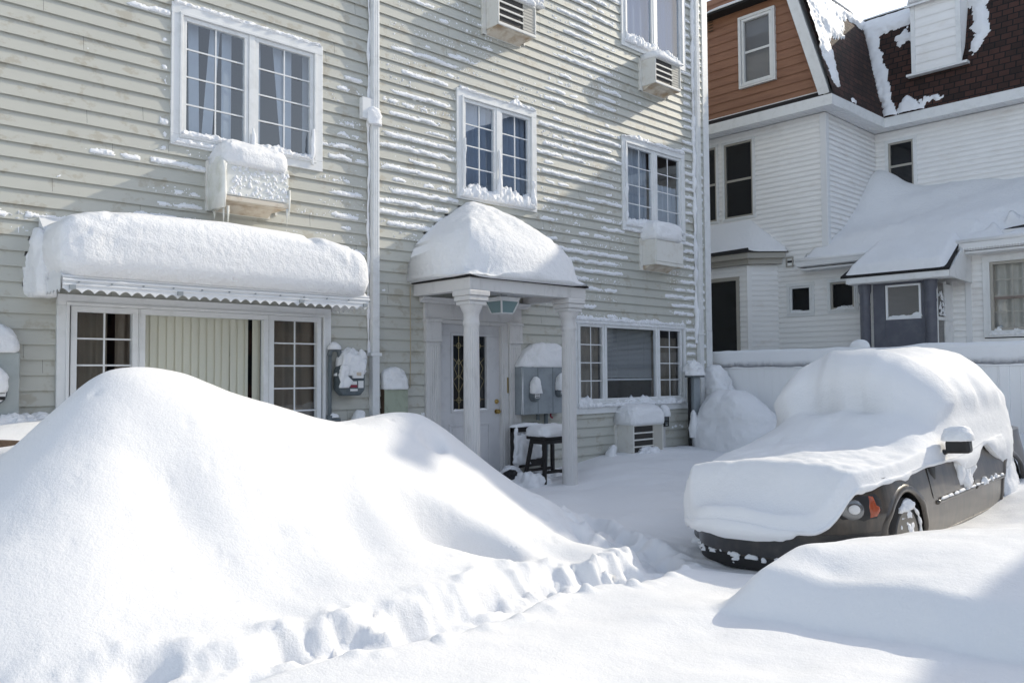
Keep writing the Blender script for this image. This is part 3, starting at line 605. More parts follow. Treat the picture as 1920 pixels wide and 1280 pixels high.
# rime clinging to the boards: one uncountable coat -----------------------------
def rime_coat():
    dx, dz = .0095, EX/13; xs = np.arange(-4.3, 7.32, dx); nz = int((8.6-Z00)/dz); zs = Z00+np.arange(nz)*dz+dz*.5
    Xg, Zg = np.meshgrid(xs, zs); k = np.floor((Zg-Z00)/EX).astype(int); v = ((Zg-Z00)/EX) % 1
    def bx(x0, x1, z0, z1, s=.35): return smooth(x0-s, x0+s, Xg)*smooth(x1+s, x1-s, Xg)*smooth(z0-s, z0+s, Zg)*smooth(z1+s, z1-s, Zg)
    I_ = .10*np.ones_like(Xg)
    I_ = np.maximum.reduce([I_, .24*bx(-4.3, -2.6, 2.9, 5.3), .42*bx(-4.3, -3.5, 2.6, 3.0, .12), .85*bx(-.75, -.1, 2.7, 4.2), .55*bx(-.7, -.1, 4.2, 5.2), .60*bx(-1.2, -.1, 2.5, 3.4), .55*bx(-2.75, -2.05, 2.95, 3.85, .2), .22*bx(-3.6, -2.6, 2.9, 3.4),
                            .92*bx(.15, 1.35, 3.1, 4.75), .72*bx(.15, 1.5, 4.7, 5.7), .52*bx(.2, 2.2, 5.5, 6.6), .85*bx(2.95, 4.9, 3.0, 4.7), .72*bx(2.95, 4.9, 4.6, 5.5), .68*bx(3.2, 4.9, 5.6, 7.8), .42*bx(2.4, 5, 5.2, 5.9),
                            .72*bx(2.9, 4.95, 2.55, 3.4), .95*bx(6.68, 7.0, 1.2, 8.4, .12), .75*bx(7.14, 7.3, 1.5, 8.4, .05), .75*bx(6.2, 7.0, 2.2, 3.6), .18*bx(.2, .8, 1.0, 1.7), .15*bx(-4.2, -3.5, .9, 1.9), .50*bx(3, 5, 2.2, 2.8)])
    # thicker beside the frames that stand proud
    for nm in ('A', 'B', 'Cc'):
        o = OPEN[nm]
        I_ = np.maximum(I_, .8*bx(o[0]-.10, o[0]-.02, o[2]-.1, o[3], .06))
    I_ = I_*(1-.6*bx(-4.3, -2.6, .5, 2.4, .2))
    band = fbm(Xg*.75+k*7.31, k*3.7, 0, 2, 50)*.55+fbm(Xg*2.6+k*1.3, k*2.1, 0, 2, 53)*.40
    vq = v+.10*vn(Xg*9, k*3.3, 0, 63); prof = smooth(.06, .22, vq)*smooth(.70, .32, vq)
    lum = .5+.5*vn(Xg*17, Zg*21, 0, 57); fine = .5+.5*vn(Xg*44, Zg*40, 0, 59); dot = .5+.5*vn(Xg*80, Zg*70, 0, 61)
    on = np.clip((band*1.05+.22*vn(Xg*7, k*5.1, 0, 65)+(I_-.385)*1.5)*1.5, 0, 1)
    t = prof*on*1.30-(.66*lum+.50*fine+.26*dot)*(1.05-on*.28)-.02
    spk = (vn(Xg*52, Zg*46, 0, 67) >.68)*smooth(.16, .6, I_)*smooth(.04, .2, v)*smooth(.75, .5, v)*(fbm(Xg*1.1, k*2.7, 0, 2, 68) > -.15); t = np.where((t <= 0) & (spk > .25), .12, t)
    h = np.where(t > 0, .005+.034*np.clip(t, 0, .8)*.72, 0)
    h *= .30+.60*lum+.85*(fine-.2)+.5*(dot-.5); h = np.where(t > 0, np.maximum(h, .004), 0)
    for o in OPEN.values(): h[(Xg > o[0]-.005) & (Xg < o[1]+.005) & (Zg > o[2]-.01) & (Zg < o[3]+.01)] = 0
    h[(Xg > -.08) & (Xg < .07)] = 0; h[(Xg > 7.02) & (Xg < 7.15)] = 0
    h[(Xg > -3.75) & (Xg < -.6) & (Zg < 2.85) & (Zg > 2)] = 0
    base = .021*(1-v)
    Y = np.where(h > 0, -(base+h), -(base-.006))
    Vv = np.stack([Xg.ravel(), Y.ravel(), Zg.ravel()], 1); ny, nx = Xg.shape
    Ii = np.arange(nx*ny).reshape(ny, nx); Q = np.stack([Ii[:-1, :-1], Ii[:-1, 1:], Ii[1:, 1:], Ii[1:, :-1]], -1).reshape(-1, 4)
    keep = (h.ravel()[Q] > 0).any(1) & (Xg.ravel()[Q].min(1) > -4.29)
    o = grid_obj('clinging_snow', *compact(Vv, Q[keep]), M['rime'], house); o['kind'] = 'stuff'
    print('rime faces', keep.sum())
rime_coat()
rebase(house); tag(house, 'long grey-beige clapboard house with white windows and rime on its boards', 'house')
# ------------------------------------------------------------------ porch over the door
po = empty('portico', (1.66, -.55, -.15))
BX0, BX1, BY, BZ0, BZ1 = .617, 2.70, -1.136, 2.378, 2.53
b = MB(); b.box(BX0, BX1, BY, BY+.12, BZ0, BZ1); b.box(BX0, BX0+.12, BY+.12, -.02, BZ0, BZ1); b.box(BX1-.12, BX1, BY+.12, -.02, BZ0, BZ1)
b.build('beam', M['porch_paint'], po, bevel=.004)
c_ = MB(); c_.box(BX0+.12, BX1-.12, BY+.12, -.02, BZ1-.06, BZ1-.02)
for i in range(14):
    x = BX0+.16+i*.13; c_.box(x, x+.012, BY+.125, -.025, BZ1-.066, BZ1-.06)
c_.build('ceiling', M['vinyl_white'], po)
r_ = MB(); r_.box(BX0-.03, BX1+.03, BY-.03, -.015, BZ1+.002, BZ1+.022); r_.build('roof_edge', M['shingle_black'], po)
r_ = MB(); r_.add([(BX0-.03, BY-.03, BZ1+.022), (BX1+.03, BY-.03, BZ1+.022), (BX1+.03, -.02, BZ1+.022), (BX0-.03, -.02, BZ1+.022), (1.4, -.3, 3.1), (1.9, -.3, 3.1), (1.9, -.02, 3.1), (1.4, -.02, 3.1)], [(0, 1, 5, 4), (1, 2, 6, 5), (3, 0, 4, 7), (4, 5, 6, 7), (2, 3, 7, 6), (3, 2, 1, 0)]); r_.build('roof', M['shingle_black'], po)
def column(x, y, r=.102, z0=-.35):
    def mod(rr, h, t): return rr-.008*max(0, cos(18*t))**1.5*(1 if .0 < h < 1.93 else 0)
    prof = [(r*1.12, z0), (r*1.12, -.12), (r*1.02, -.10)]+[(r*(1.02-.10*i/12), -.08+2.0*i/12) for i in range(13)]+[(r*.92, 1.95), (r*1.02, 1.97), (r*1.02, 2.0), (r*.93, 2.02), (r*.93, 2.10), (r*1.0, 2.11), (r*1.18, 2.15), (r*1.35, 2.19), (r*1.4, 2.20)]
    col = MB().lathe(prof, (x, y, 0), 160, 'z', mod).build('column', M['porch_paint'], po, smooth=True, auto=50)
    cap = MB(); q = r*1.30; cap.box(x-q, x+q, y-q, y+q, 2.20, 2.25); q = r*1.48; cap.box(x-q, x+q, y-q, y+q, 2.25, 2.31); q = r*1.62; cap.box(x-q, x+q, y-q, y+q, 2.31, 2.377); cap.build('capital', M['porch_paint'], col, bevel=.012)
    return col
column(.745, -1.01); c2 = column(2.485, -1.01)
# hipped cap of snow: steep rim, concave flank, blunt top against the wall
th = np.linspace(0, 2*pi, 121)[:-1]; rr = np.concatenate([[1.0, 1.0], 1-np.linspace(0, 1, 46)[1:]**1.35])
cxp, ap, bp_ = 1.655, 1.135, 1.25; vs = []
for i, r0 in enumerate(rr):
    for t in th:
        ex_ = .42-.20*r0**4+.5*(1-r0); u = np.sign(cos(t))*abs(cos(t))**ex_; v = np.sign(sin(t))*abs(sin(t))**ex_
        x = u*r0; y = v*r0; R = (abs(x)**4+abs(y)**4)**.25; rd = sqrt(x*x+y*y)
        rim = (1-min(1, R)**9)**.5; cone = max(0, 1-(.15*R+.85*rd/ (1+.33*min(abs(x), abs(y))/max(abs(x), abs(y), 1e-6)))); cone = 1-sqrt((1-cone)**2+.05)+.03
        z = 2.557+.40*rim+.96*max(0, cone)
        if i == 0: z = 2.549; x *= .965; y *= .965
        xo = x*ap+.10*(1-abs(y))*0; yo = y*bp_
        q = .018*float(fbm(x*3+4, y*3, z*1.5, 3, 70))+.009*float(vn(x*17, y*17, z*9, 73))
        vs.append((cxp+xo-.06*max(0, cone)+q*u*.7, min(yo+q*v*.7, -.004), z+q))
n_ = len(th); fs = [(i*n_+k, i*n_+(k+1) % n_, (i+1)*n_+(k+1) % n_, (i+1)*n_+k) for i in range(len(rr)-1) for k in range(n_)]
MB().add(vs, fs+[tuple(range(n_))]).build('snow_cap', M['cap_snow'], po, smooth=True)
lm = MB(); zb, zt = 2.165, 2.31; lx, ly = 1.545, -.70
def sq(q, z): return [(lx-q, ly-q, z), (lx+q, ly-q, z), (lx+q, ly+q, z), (lx-q, ly+q, z)]
lm.hexa(sq(.155, zt), sq(.17, zt+.05)); lm.box(lx-.05, lx+.05, ly-.05, ly+.05, zt+.05, 2.47); lm.hexa(sq(.098, zb-.012), sq(.103, zb))
for sx, sy in ((1, 1), (1, -1), (-1, 1), (-1, -1)):
    lm.hexa([(lx+sx*.102-.009, ly+sy*.102-.009, zb), (lx+sx*.102+.009, ly+sy*.102-.009, zb), (lx+sx*.102+.009, ly+sy*.102+.009, zb), (lx+sx*.102-.009, ly+sy*.102+.009, zb)],
            [(lx+sx*.152-.009, ly+sy*.152-.009, zt), (lx+sx*.152+.009, ly+sy*.152-.009, zt), (lx+sx*.152+.009, ly+sy*.152+.009, zt), (lx+sx*.152-.009, ly+sy*.152+.009, zt)])
ceil_lamp = lm.build('ceiling_lamp', M['white_trim'], po)
MB().hexa(sq(.098, zb+.001), sq(.148, zt-.001)).build('lamp_glass', M['lamp_glass'], ceil_lamp)
rebase(po); tag(po, 'small white entrance porch with fluted columns and a peaked cap of snow', 'porch')
# ------------------------------------------------------------------ awning over the bay window
aw = empty('window_awning', (-2.14, -.4, 2.1)); A0, A1, AY = -3.70, -.585, -.79
f = MB(); f.add([(A0, AY, 2.235), (A1, AY, 2.235), (A1, -.012, 2.86), (A0, -.012, 2.86), (A0, AY, 2.225), (A1, AY, 2.225), (A1, -.012, 2.85), (A0, -.012, 2.85)], [(0, 1, 2, 3), (7, 6, 5, 4), (0, 3, 7, 4), (1, 5, 6, 2), (0, 4, 5, 1), (3, 2, 6, 7)])
for X_ in (A0, A1-.006): f.prism([(AY, 2.225), (-.012, 2.11), (-.012, 2.85)], 'x', X_, X_+.006)
f.build('canopy', M['vinyl_white'], aw)
def valance(p0, p1, z1, z0, n, th_, name):
    vsA, vsB = [], []; p0, p1 = Vector(p0), Vector(p1); d = (p1-p0); nr_ = Vector((-d.y, d.x, 0)).normalized()*th_; N_ = n*10
    m = MB(); rows = []
    for i in range(N_+1):
        t = i/N_; q = p0+d*t; ph = (t*n) % 1; zz = z0+.034*abs(cos(pi*ph))-.022
        rows.append((q, zz, z1+(q.z-p0.z)))
    for k, off in enumerate((Vector((0, 0, 0)), nr_)):
        m.add([(q.x+off.x, q.y+off.y, zz) for q, zz, zt_ in rows]+[(q.x+off.x, q.y+off.y, zt_) for q, zz, zt_ in rows], [(i, i+1, N_+2+i, N_+1+i) for i in range(N_)])
    return m.build(name, M['vinyl_white'], aw, fix=False)
valance((A0, AY-.012, 0), (A1, AY-.012, 0), 2.235, 2.115, 30, .006, 'front_valance')
valance((A0-.008, AY-.01, 0), (A0-.008, -.015, 0), 2.235, 2.115, 8, .006, 'side_valance'); valance((A1+.008, AY-.01, 0), (A1+.008, -.015, 0), 2.235, 2.115, 8, .006, 'side_valance')
rl = MB()
for z, dd, r in ((2.205, .016, .014), (2.165, .014, .009), (2.235, .012, .012)): rl.tube([(A0, AY-dd, z), (A1, AY-dd, z)], r, 8)
rl.build('rail', M['vinyl_white'], aw)
bk = MB()
for x in (A0+.05, -2.72, -1.45, A1-.08): bk.box(x, x+.05, AY-.035, AY-.014, 2.125, 2.16)
for i in range(12): x = A0+.12+i*.272; bk.box(x, x+.012, AY-.032, AY-.014, 2.182, 2.194)
bk.build('bracket', M['grey_box'], aw)
def awfn(X, Y, Z):
    u = (X+2.15)/1.6
    Z = np.where(Z > 2.3, Z+.05*(1-u*u)*(Z-2.25)/.6-.05*smooth(.2, 1, u)*(Z-2.25), Z)
    dent_ = np.exp(-((X+1.25)/.07)**2-((Z-2.83)/.12)**2); Y = Y+.07*dent_; Z = Z-.03*dent_
    return X, Y, Z
snowlump(aw, -2.155, 0, 1.59, .87, 2.245, .62, .34, .12, n=.018, fr=2.6, nu=420, nv=40, seed=12, ymax=-.006, under=.965, fn=awfn, fine=.55)
sl = MB(); lump(sl, -3.70, -.02, .10, .34, 2.10, .66, .7, .6, .03, 6, 60, 18, 14, ymax=-.006); sl.build('snow_cap', M['cap_snow'], aw, smooth=True)
rebase(aw); tag(aw, 'white scalloped window awning over the bay window under a thick slab of snow', 'awning')
for i, (x, y, z, a_, h_) in enumerate(((-3.45, -.03, 2.88, .42, .09), (-2.72, -.03, 2.93, .12, .24), (-2.35, -.03, 2.93, .35, .14))):
    pass
# ------------------------------------------------------------------ air conditioners
def ac(X0_, X1_, dep, z0, z1, style, label, cap=.2, capdrop=.0, ext=0.02, sleeve=.05, iced=False):
    r = empty('air_conditioner', ((X0_+X1_)/2, 0, z0))
    fn = lambda p_: (p_[0], -p_[1], p_[2])
    b = MB(fn); W_ = X1_-X0_; H_ = z1-z0
    if style == 'grille':
        gx1 = X0_+W_*.66; b.box(X0_, X1_, .02, dep-.03, z0, z1); ring(b, X0_, X1_, z0, z1, .025, dep-.03, dep, .045)
        b.build('housing', M['ac'], r, bevel=.008)
        MB(fn).box(X0_+.025, gx1, dep-.03, dep-.022, z0+.045, z1-.025).build('grille_recess', M['ac_dark'], r)
        g_ = MB(fn); nl = 4
        for i in range(nl): z = z0+.045+(H_-.07)*(i+.5)/nl+(H_-.07)*.5/nl; g_.box(X0_+.025, gx1, dep-.02, dep-.002, z-.011, z+.011) if i < nl-1 else None
        g_.build('louvres', M['ac'], r)
        g2 = MB(fn); g2.box(gx1, X1_-.025, dep-.03, dep-.012, z0+.045, z1-.025)
        for i in range(9): z = z0+.06+(H_-.10)*i/8; g2.box(gx1+.01, X1_-.03, dep-.012, dep-.008, z, z+.012)
        g2.build('side_panel', M['ac_beige'], r)
    else:
        b.box(X0_, X1_, .02, dep-.012, z0, z1); b.build('housing', M['ac'], r, bevel=.01)
        MB(fn).box(X0_+.012, X1_-.012, dep-.012, dep+.002, z0+.055, z1-.02).build('cover', M['ice' if iced else 'ac'], r, bevel=.006)
        MB(fn).box(X0_+.01, X1_-.005, dep-.012, dep+.008, z0-.004, z0+.042).build('base_pan', M['ac_under' if iced else 'ac'], r, bevel=.004)
    s_ = MB(fn); s_.box(X0_-sleeve, X1_-.06, -.02, .035, z0-.08, z0-.01); s_.box(X0_-sleeve-.015, X0_-.002, -.02, .045, z0-.08, z1+.03); s_.box(X1_+.002, X1_+.03, -.02, .03, z0-.03, z1); s_.build('sleeve', M['ac'], r, bevel=.004)
    u_ = MB(fn); u_.box(X0_+.01, X1_-.015, .03, dep-.02, z0-.006, z0-.001); u_.prism([(.03, z0-.008), (.19, z0-.008), (.035, z0-.075)], 'x', X0_+.02, X1_-.09); u_.build('support', M['ac_under'], r)
    if cap: 
        cs = snowlump(r, (X0_+X1_)/2-ext*.3, 0, W_/2+ext, dep+ext+.012, z1-.004-capdrop, cap+capdrop, .5, .28, n=.022, fr=6, nu=150, nv=26, seed=int(X0_*10)+40, ymax=-.004, under=.96)
    return r, fn
def fin(r, label): rebase(r); tag(r, label, 'air conditioner', 'wall air conditioners')
r, fn = ac(1.885, 2.635, .295, 6.235, 6.69, 'grille', '', cap=.13); fin(r, 'topmost air conditioner, whose dark louvred grille casts a shadow beside the downspout')
r, fn = ac(5.47, 6.21, .32, 6.275, 6.72, 'grille', '', cap=.14); fin(r, 'louvred air conditioner under the upper right window, with a rounded snow cap')
r, fn = ac(4.97+.45, 6.21, .32, 3.19, 3.62, 'panel', '', cap=.36, ext=.02); fin(r, 'air conditioner with a plain cover panel below the middle right window')
r, fn = ac(-2.06, -1.33, .36, 3.20, 3.63, 'panel', '', cap=.25, capdrop=.05, ext=.03, iced=True)
lump(MB(), -2.075, -.19, .035, .21, 3.12, .55, .3, .5, .02, 9, 60, 20, 8).build('ice_sheet', M['ice'], r, smooth=True)
b = MB()
lp = rng.uniform(0, 1, (150, 4))
for q in lp:
    x = -2.0+.66*q[0]; z = 3.27+.32*q[1]; s = .006+.014*q[2]; lump(b, x, -.362, s*1.2, s*.7, z-s, s*2.2, 1, 1, .003, 30, 8, 4, 3)
o_ = b.build('ice_crust', M['rime'], r, smooth=True); o_['kind'] = 'stuff'
b = MB()
for x, y, z, l in ((-2.05, -.30, 3.14, .17), (-2.02, -.34, 3.14, .22), (-2.07, -.12, 3.12, .10), (-1.335, -.37, 3.40, .36), (-1.35, -.35, 3.2, .2)): b.tube([(x, y, z), (x+.003, y, z-l*.5), (x, y, z-l)], [.016, .010, .002], 8)
b.build('icicle', M['ice'], r, smooth=True); fin(r, 'ice-crusted air conditioner hanging below the large left window, dripping icicles')
# air conditioner standing near the ground
r, fn = ac(4.70, 5.50, .36, .04, .545, 'grille', '', cap=.33, ext=.045)
lump(MB(), 5.02, -.40, .24, .09, .02, .17, .8, .8, .05, 12, 60, 16, 5).build('snow_clump', M['rime'], r, smooth=True)
fin(r, 'beige air conditioner standing low at the snow line under the ground-floor window')
# ------------------------------------------------------------------ meters and boxes on the wall
def meter(parent, x, y, z, r=.085, snow=True, h=.26, sd=1):
    m = MB(FR).lathe([(r, y-.03), (r, y), (r*.98, y+.05), (r*.86, y+.055), (r*.84, y+.075), (.004, y+.085)], (x, 0, z), 28, 'y').build('meter', M['pipe_grey'], parent, smooth=True, auto=35)
    MB(FR).box(x-r*.55, x+r*.55, y+.083, y+.087, z-r*.35, z+r*.5).build('dial', M['label_white'], m)
    d_ = MB(FR)
    for i in range(4): d_.box(x-r*.45+i*r*.23, x-r*.32+i*r*.23, y+.087, y+.089, z+.006, z+.02)
    d_.box(x-r*.45, x+r*.45, y+.087, y+.089, z-r*.25, z-r*.1); d_.build('dial_marks', M['black'], m)
    if snow: lump(MB(), x, -y-.045, r*1.05, .075, z+.028, h*.8, .75, .9, .02, 8, 44, 16, sd, ymax=-y).build('snow_cap', M['cap_snow'], m, smooth=True)
    return m
mc = empty('electric_meter_cabinet', (2.9, 0, .79)); b = MB(FR); b.box(2.385, 3.32, .0, .20, .79, 1.475); b.box(2.385, 3.32, .2, .206, .795, 1.47); b.build('cabinet', M['grey_box'], mc, bevel=.012)
b = MB(FR)
for x in (2.70, 3.01): b.box(x-.003, x+.003, .206, .209, .80, 1.465)
b.build('seam', M['pipe_grey'], mc)
meter(mc, 2.60, .21, 1.06, .088, True, .28, 3); meter(mc, 3.13, .21, 1.10, .075, True, .30, 4)
snowlump(mc, 2.87, -.06, .50, .17, 1.465, .36, .95, .5, n=.03, fr=5, nu=110, nv=24, seed=6, ymax=-.008, lean=(.18, .03))
b = MB(); b.tube([(2.97, -.10, .80), (2.97, -.10, .30), (2.97, -.06, -.2)], .032, 10); b.tube([(2.80, -.1, .8), (2.80, -.1, .70)], .028, 10); b.build('conduit', M['pipe_grey'], mc)
MB().tube([(3.05, -.12, .79), (3.05, -.12, .74), (3.08, -.13, .72)], .014, 8).build('valve', M['label_red'], mc)
vr = MB(); vr.tube([(2.40, -.19, .80), (2.395, -.20, 1.1), (2.40, -.19, 1.46)], [.018, .010, .016], 8); vr.build('frost', M['rime'], mc, smooth=True)
rebase(mc); tag(mc, 'wide grey electric meter cabinet with a snow heap on top, right of the front door', 'meter cabinet')
lb = empty('electric_meter_box', (-4.15, 0, .9)); MB(FR).box(-4.45, -3.865, 0, .16, .86, 1.59).build('cabinet', M['grey_box'], lb, bevel=.012); bpy.data.objects[lb.children[0].name].data.materials[0] = M['pale_box']
MB(FR).lathe([(.105, .15), (.105, .20), (.10, .235), (.088, .24), (.085, .25), (.004, .26)], (-4.075, 0, 1.225), 32, 'y').build('meter', M['pipe_grey'], lb, smooth=True, auto=35)
m_ = lb.children[-1]; MB(FR).lathe([(.082, .25), (.082, .262), (.003, .263)], (-4.075, 0, 1.225), 28, 'y').build('dial', M['label_white'], m_)
b = MB(FR); b.box(-4.15, -4.0, .263, .266, 1.17, 1.20); b.box(-4.15, -4.0, .263, .266, 1.225, 1.23)
for i in range(5): b.box(-4.14+i*.028, -4.125+i*.028, .263, .266, 1.245, 1.262)
b.build('dial_marks', M['black'], m_)
lump(MB(), -4.10, -.22, .13, .085, 1.235, .24, .75, .8, .02, 8, 50, 16, 3, ymax=-.16).build('snow_cap', M['cap_snow'], m_, smooth=True)
snowlump(lb, -4.17, -.06, .31, .15, 1.585, .27, .65, .5, n=.02, fr=5, seed=7, ymax=-.008)
rebase(lb); tag(lb, 'pale grey electric meter box with a round dial at the left edge of the facade', 'meter box')
gm = empty('gas_meter', (-.4, 0, .8))
q = onY(632, 700, -.17); q2 = onY(684, 742, -.17); gx0, gx1 = q[0]+.02, q2[0]-.01
b = MB(FR); b.prism([(gx0+.06, 1.125), (gx1-.06, 1.125), (gx1, 1.19), (gx1, 1.44), (gx1-.05, 1.50), (gx0+.05, 1.50), (gx0, 1.44), (gx0, 1.19)], 'y', .05, .20); b.build('body', M['gas_grey'], gm, bevel=.025)
MB(FR).box(gx0+.16, gx1-.05, .20, .245, 1.33, 1.42).build('index', M['label_white'], gm, bevel=.008)
b = MB(FR); b.box(gx0+.20, gx1-.09, .245, .248, 1.36, 1.40); b.build('index_window', M['ac_under'], gm)
b = MB(FR); b.box(gx0+.14, gx0+.23, .20, .204, 1.255, 1.295); b.box(gx0+.25, gx1-.03, .20, .204, 1.215, 1.30); b.box(gx0+.14, gx0+.24, .20, .204, 1.18, 1.205); b.build('label', M['label_white'], gm)
MB(FR).box(gx0+.14, gx0+.235, .20, .2045, 1.222, 1.253).build('label_stripe', M['label_red'], gm)
px_ = onY(619, 700, -.1)[0]
b = MB(); b.tube([(px_, -.09, .6), (px_, -.09, 1.60)], .024, 12); b.tube([(px_, -.09, 1.60), (px_+.01, -.09, 1.66), (px_+.06, -.09, 1.68), (px_+.12, -.09, 1.66), (px_+.135, -.09, 1.60), (px_+.135, -.1, 1.45)], .030, 12); b.tube([(px_, -.09, .84), (px_+.12, -.09, .84), (px_+.13, -.09, .72)], .032, 12); b.tube([(px_, -.09, .90), (px_, -.09, .78)], .036, 12); b.build('pipe', M['pipe_grey'], gm, smooth=True)
snowlump(gm, (gx0+gx1)/2-.01, -.13, .175, .105, 1.36, .30, .75, .6, n=.035, fr=8, nu=80, nv=20, seed=3, lean=(.06, .03))
for a_ in ((gx0+.06, -.215, .07, .03, 1.22, .26, .7, .7, .03, 12, 40, 12, 8), (gx0+.33, -.15, .06, .06, 1.56, .12, .9, .9, .02, 9, 30, 10, 2), (px_+.06, -.09, .085, .055, 1.67, .085, .8, .8, .012, 9, 40, 12, 2), (px_+.14, -.10, .04, .045, 1.45, .14, .8, .8, .015, 9, 30, 10, 5), (px_+.04, -.09, .08, .05, .87, .06, .9, .9, .015, 9, 30, 10, 5)): snowlump(gm, *a_, name='snow')
rebase(gm); tag(gm, 'dark grey gas meter with pipes and stickers, capped with snow left of the downspout', 'gas meter')
ub = empty('utility_box', (.29, 0, .8)); q0, q1 = onY(721, 770, -.09)[0], onY(764.5, 740, -.09)[0]
MB(FR).box(q0, q1, .0, .10, .70, 1.19).build('box', M['sage_box'], ub, bevel=.008); MB(FR).box(q0-.005, q0+.02, .0, .085, .69, 1.19).build('edge', M['brown_wood'], ub)
snowlump(ub, (q0+q1)/2, -.05, (q1-q0)/2+.012, .085, 1.185, .27, .62, .6, n=.02, fr=8, seed=9, ymax=-.012, lean=(-.02, 0))
rebase(ub); tag(ub, 'sage green utility box with a domed snow cap, right of the downspout', 'utility box')
def lumpthing(name, label, cat, *a, **k):
    m = k.pop('material', 'cap_snow'); o = lump(MB(), *a, **k).build(name, M[m], None, smooth=True); return tag(o, label, cat)
q = onY(673, 778, -.12); lumpthing('snow_lump', 'little snow-capped stub at the wall below the gas meter', 'snow lump', q[0], -.12, .10, .09, .62, .33, .7, .8, n=.02, fr=8, seed=4)
q = onY(1143, 850, -.14); lumpthing('snow_lump', 'small leaning cone of snow beside the low air conditioner', 'snow lump', q[0]-.03, -.16, .12, .10, -.02, .26, .9, .9, n=.02, fr=7, seed=5, lean=(.09, 0))
# ------------------------------------------------------------------ stool and the things by the door
st = empty('bar_stool', (2.52, -.62, -.1)); sz = .52
b = MB(); cx, cy = 2.50, -.60; b.box(cx-.27, cx+.27, cy-.17, cy+.17, sz-.045, sz); b.box(cx-.23, cx+.23, cy-.14, cy+.14, sz-.11, sz-.045); b.build('seat', M['blackwood'], st, bevel=.01)
for sx in (-1, 1):
    for sy in (-1, 1):
        t0 = (cx+sx*.20, cy+sy*.12); b0 = (cx+sx*.29, cy+sy*.20); e = .022
        MB().hexa([(b0[0]-e, b0[1]-e, -.16), (b0[0]+e, b0[1]-e, -.16), (b0[0]+e, b0[1]+e, -.16), (b0[0]-e, b0[1]+e, -.16)], [(t0[0]-e, t0[1]-e, sz-.05), (t0[0]+e, t0[1]-e, sz-.05), (t0[0]+e, t0[1]+e, sz-.05), (t0[0]-e, t0[1]+e, sz-.05)]).build('leg', M['blackwood'], st)
for sy in (-1, 1): MB().box(cx-.27, cx+.27, cy+sy*.175-.012, cy+sy*.175+.012, .02+.0*sy, .06).build('stretcher', M['blackwood'], st)
for sx in (-1, 1): MB().box(cx+sx*.262-.012, cx+sx*.262+.012, cy-.17, cy+.17, -.02, .02).build('stretcher', M['blackwood'], st)
snowlump(st, cx, cy, .30, .20, sz-.01, .165, .5, .45, n=.02, fr=7, seed=5, under=.9)
rebase(st); tag(st, 'black wooden bar stool with a pillow of snow on its seat, beside the porch column', 'stool')
ch = empty('chair', (2.4, -.3, -.1)); b = MB(); x0, x1 = 2.20, 2.86
b.box(x0, x0+.05, -.20, -.14, -.15, .62); b.box(x1-.05, x1, -.20, -.14, -.15, .62); b.box(x0, x1, -.20, -.14, .55, .63); b.box(x0+.05, x1-.05, -.18, -.15, .05, .16); b.build('frame', M['blackwood'], ch, bevel=.006)
b = MB(); b.box(x0+.05, x1-.05, -.165, -.15, .16, .55); b.build('back_panel', M['rime'], ch)
for a_ in ((2.36, -.20, .14, .04, .1, .42, .6, .7, .04, 11, 50, 16, 4), (2.62, -.19, .15, .035, .16, .34, .6, .7, .04, 11, 50, 16, 5), (2.25, -.21, .03, .03, .0, .6, .5, .7, .03, 12, 30, 16, 6), (2.53, -.17, .35, .06, .62, .05, .8, .6, .015, 9, 60, 10, 7)): snowlump(ch, *a_, name='snow', material='rime')
rebase(ch); tag(ch, 'dark chair crusted with snow, leaning behind the bar stool', 'chair')
q = onZ(962, 893, -.02)
bg_ = empty('bag', (q[0], q[1], -.1)); lump(MB(), q[0], q[1], .26, .13, -.16, .19, .8, .7, .05, 7, 50, 14, 2).build('sack', M['black'], bg_, smooth=True); lump(MB(), q[0]+.08, q[1]+.10, .17, .10, -.05, .16, .8, .8, .03, 8, 40, 12, 3).build('snow', M['cap_snow'], bg_, smooth=True)
rebase(bg_); tag(bg_, 'crumpled black bag half buried in snow at the foot of the door', 'bag')
for i, (px, py, a_, h_, l_) in enumerate(((1000, 905, .30, .16, 'loose clump of snow under the front of the bar stool'), (1035, 893, .24, .13, 'loose clump of snow between the stool legs and the column'))):
    q = onZ(px, py, -.08); lumpthing('snow_lump', l_, 'snow lump', q[0], q[1]+.1, a_, .22, -.2, h_+.06, .8, .8, n=.06, fr=6, seed=20+i)
q = hit(20, 836); z_ = gz(*q); o = MB().hexa([(q[0]-.5, q[1]-.05, z_-.05), (q[0]+.13, q[1]-.05, z_-.10), (q[0]+.13, q[1]+.10, z_-.10), (q[0]-.5, q[1]+.10, z_-.05)], [(q[0]-.5, q[1]-.05, z_+.09), (q[0]+.13, q[1]-.05, z_+.03), (q[0]+.13, q[1]+.10, z_+.03), (q[0]-.5, q[1]+.10, z_+.09)]).build('plank', M['brown_wood'], None, bevel=.008); tag(o, 'brown wooden plank sticking out of the snow at the left edge', 'plank')
lumpthing('snow_lump', 'ragged pile of snow against the wall below the left meter box', 'snow lump', -3.80, -.18, .34, .16, .82, .22, .8, .8, n=.07, fr=7, nu=110, nv=24, seed=33, ymax=-.01)
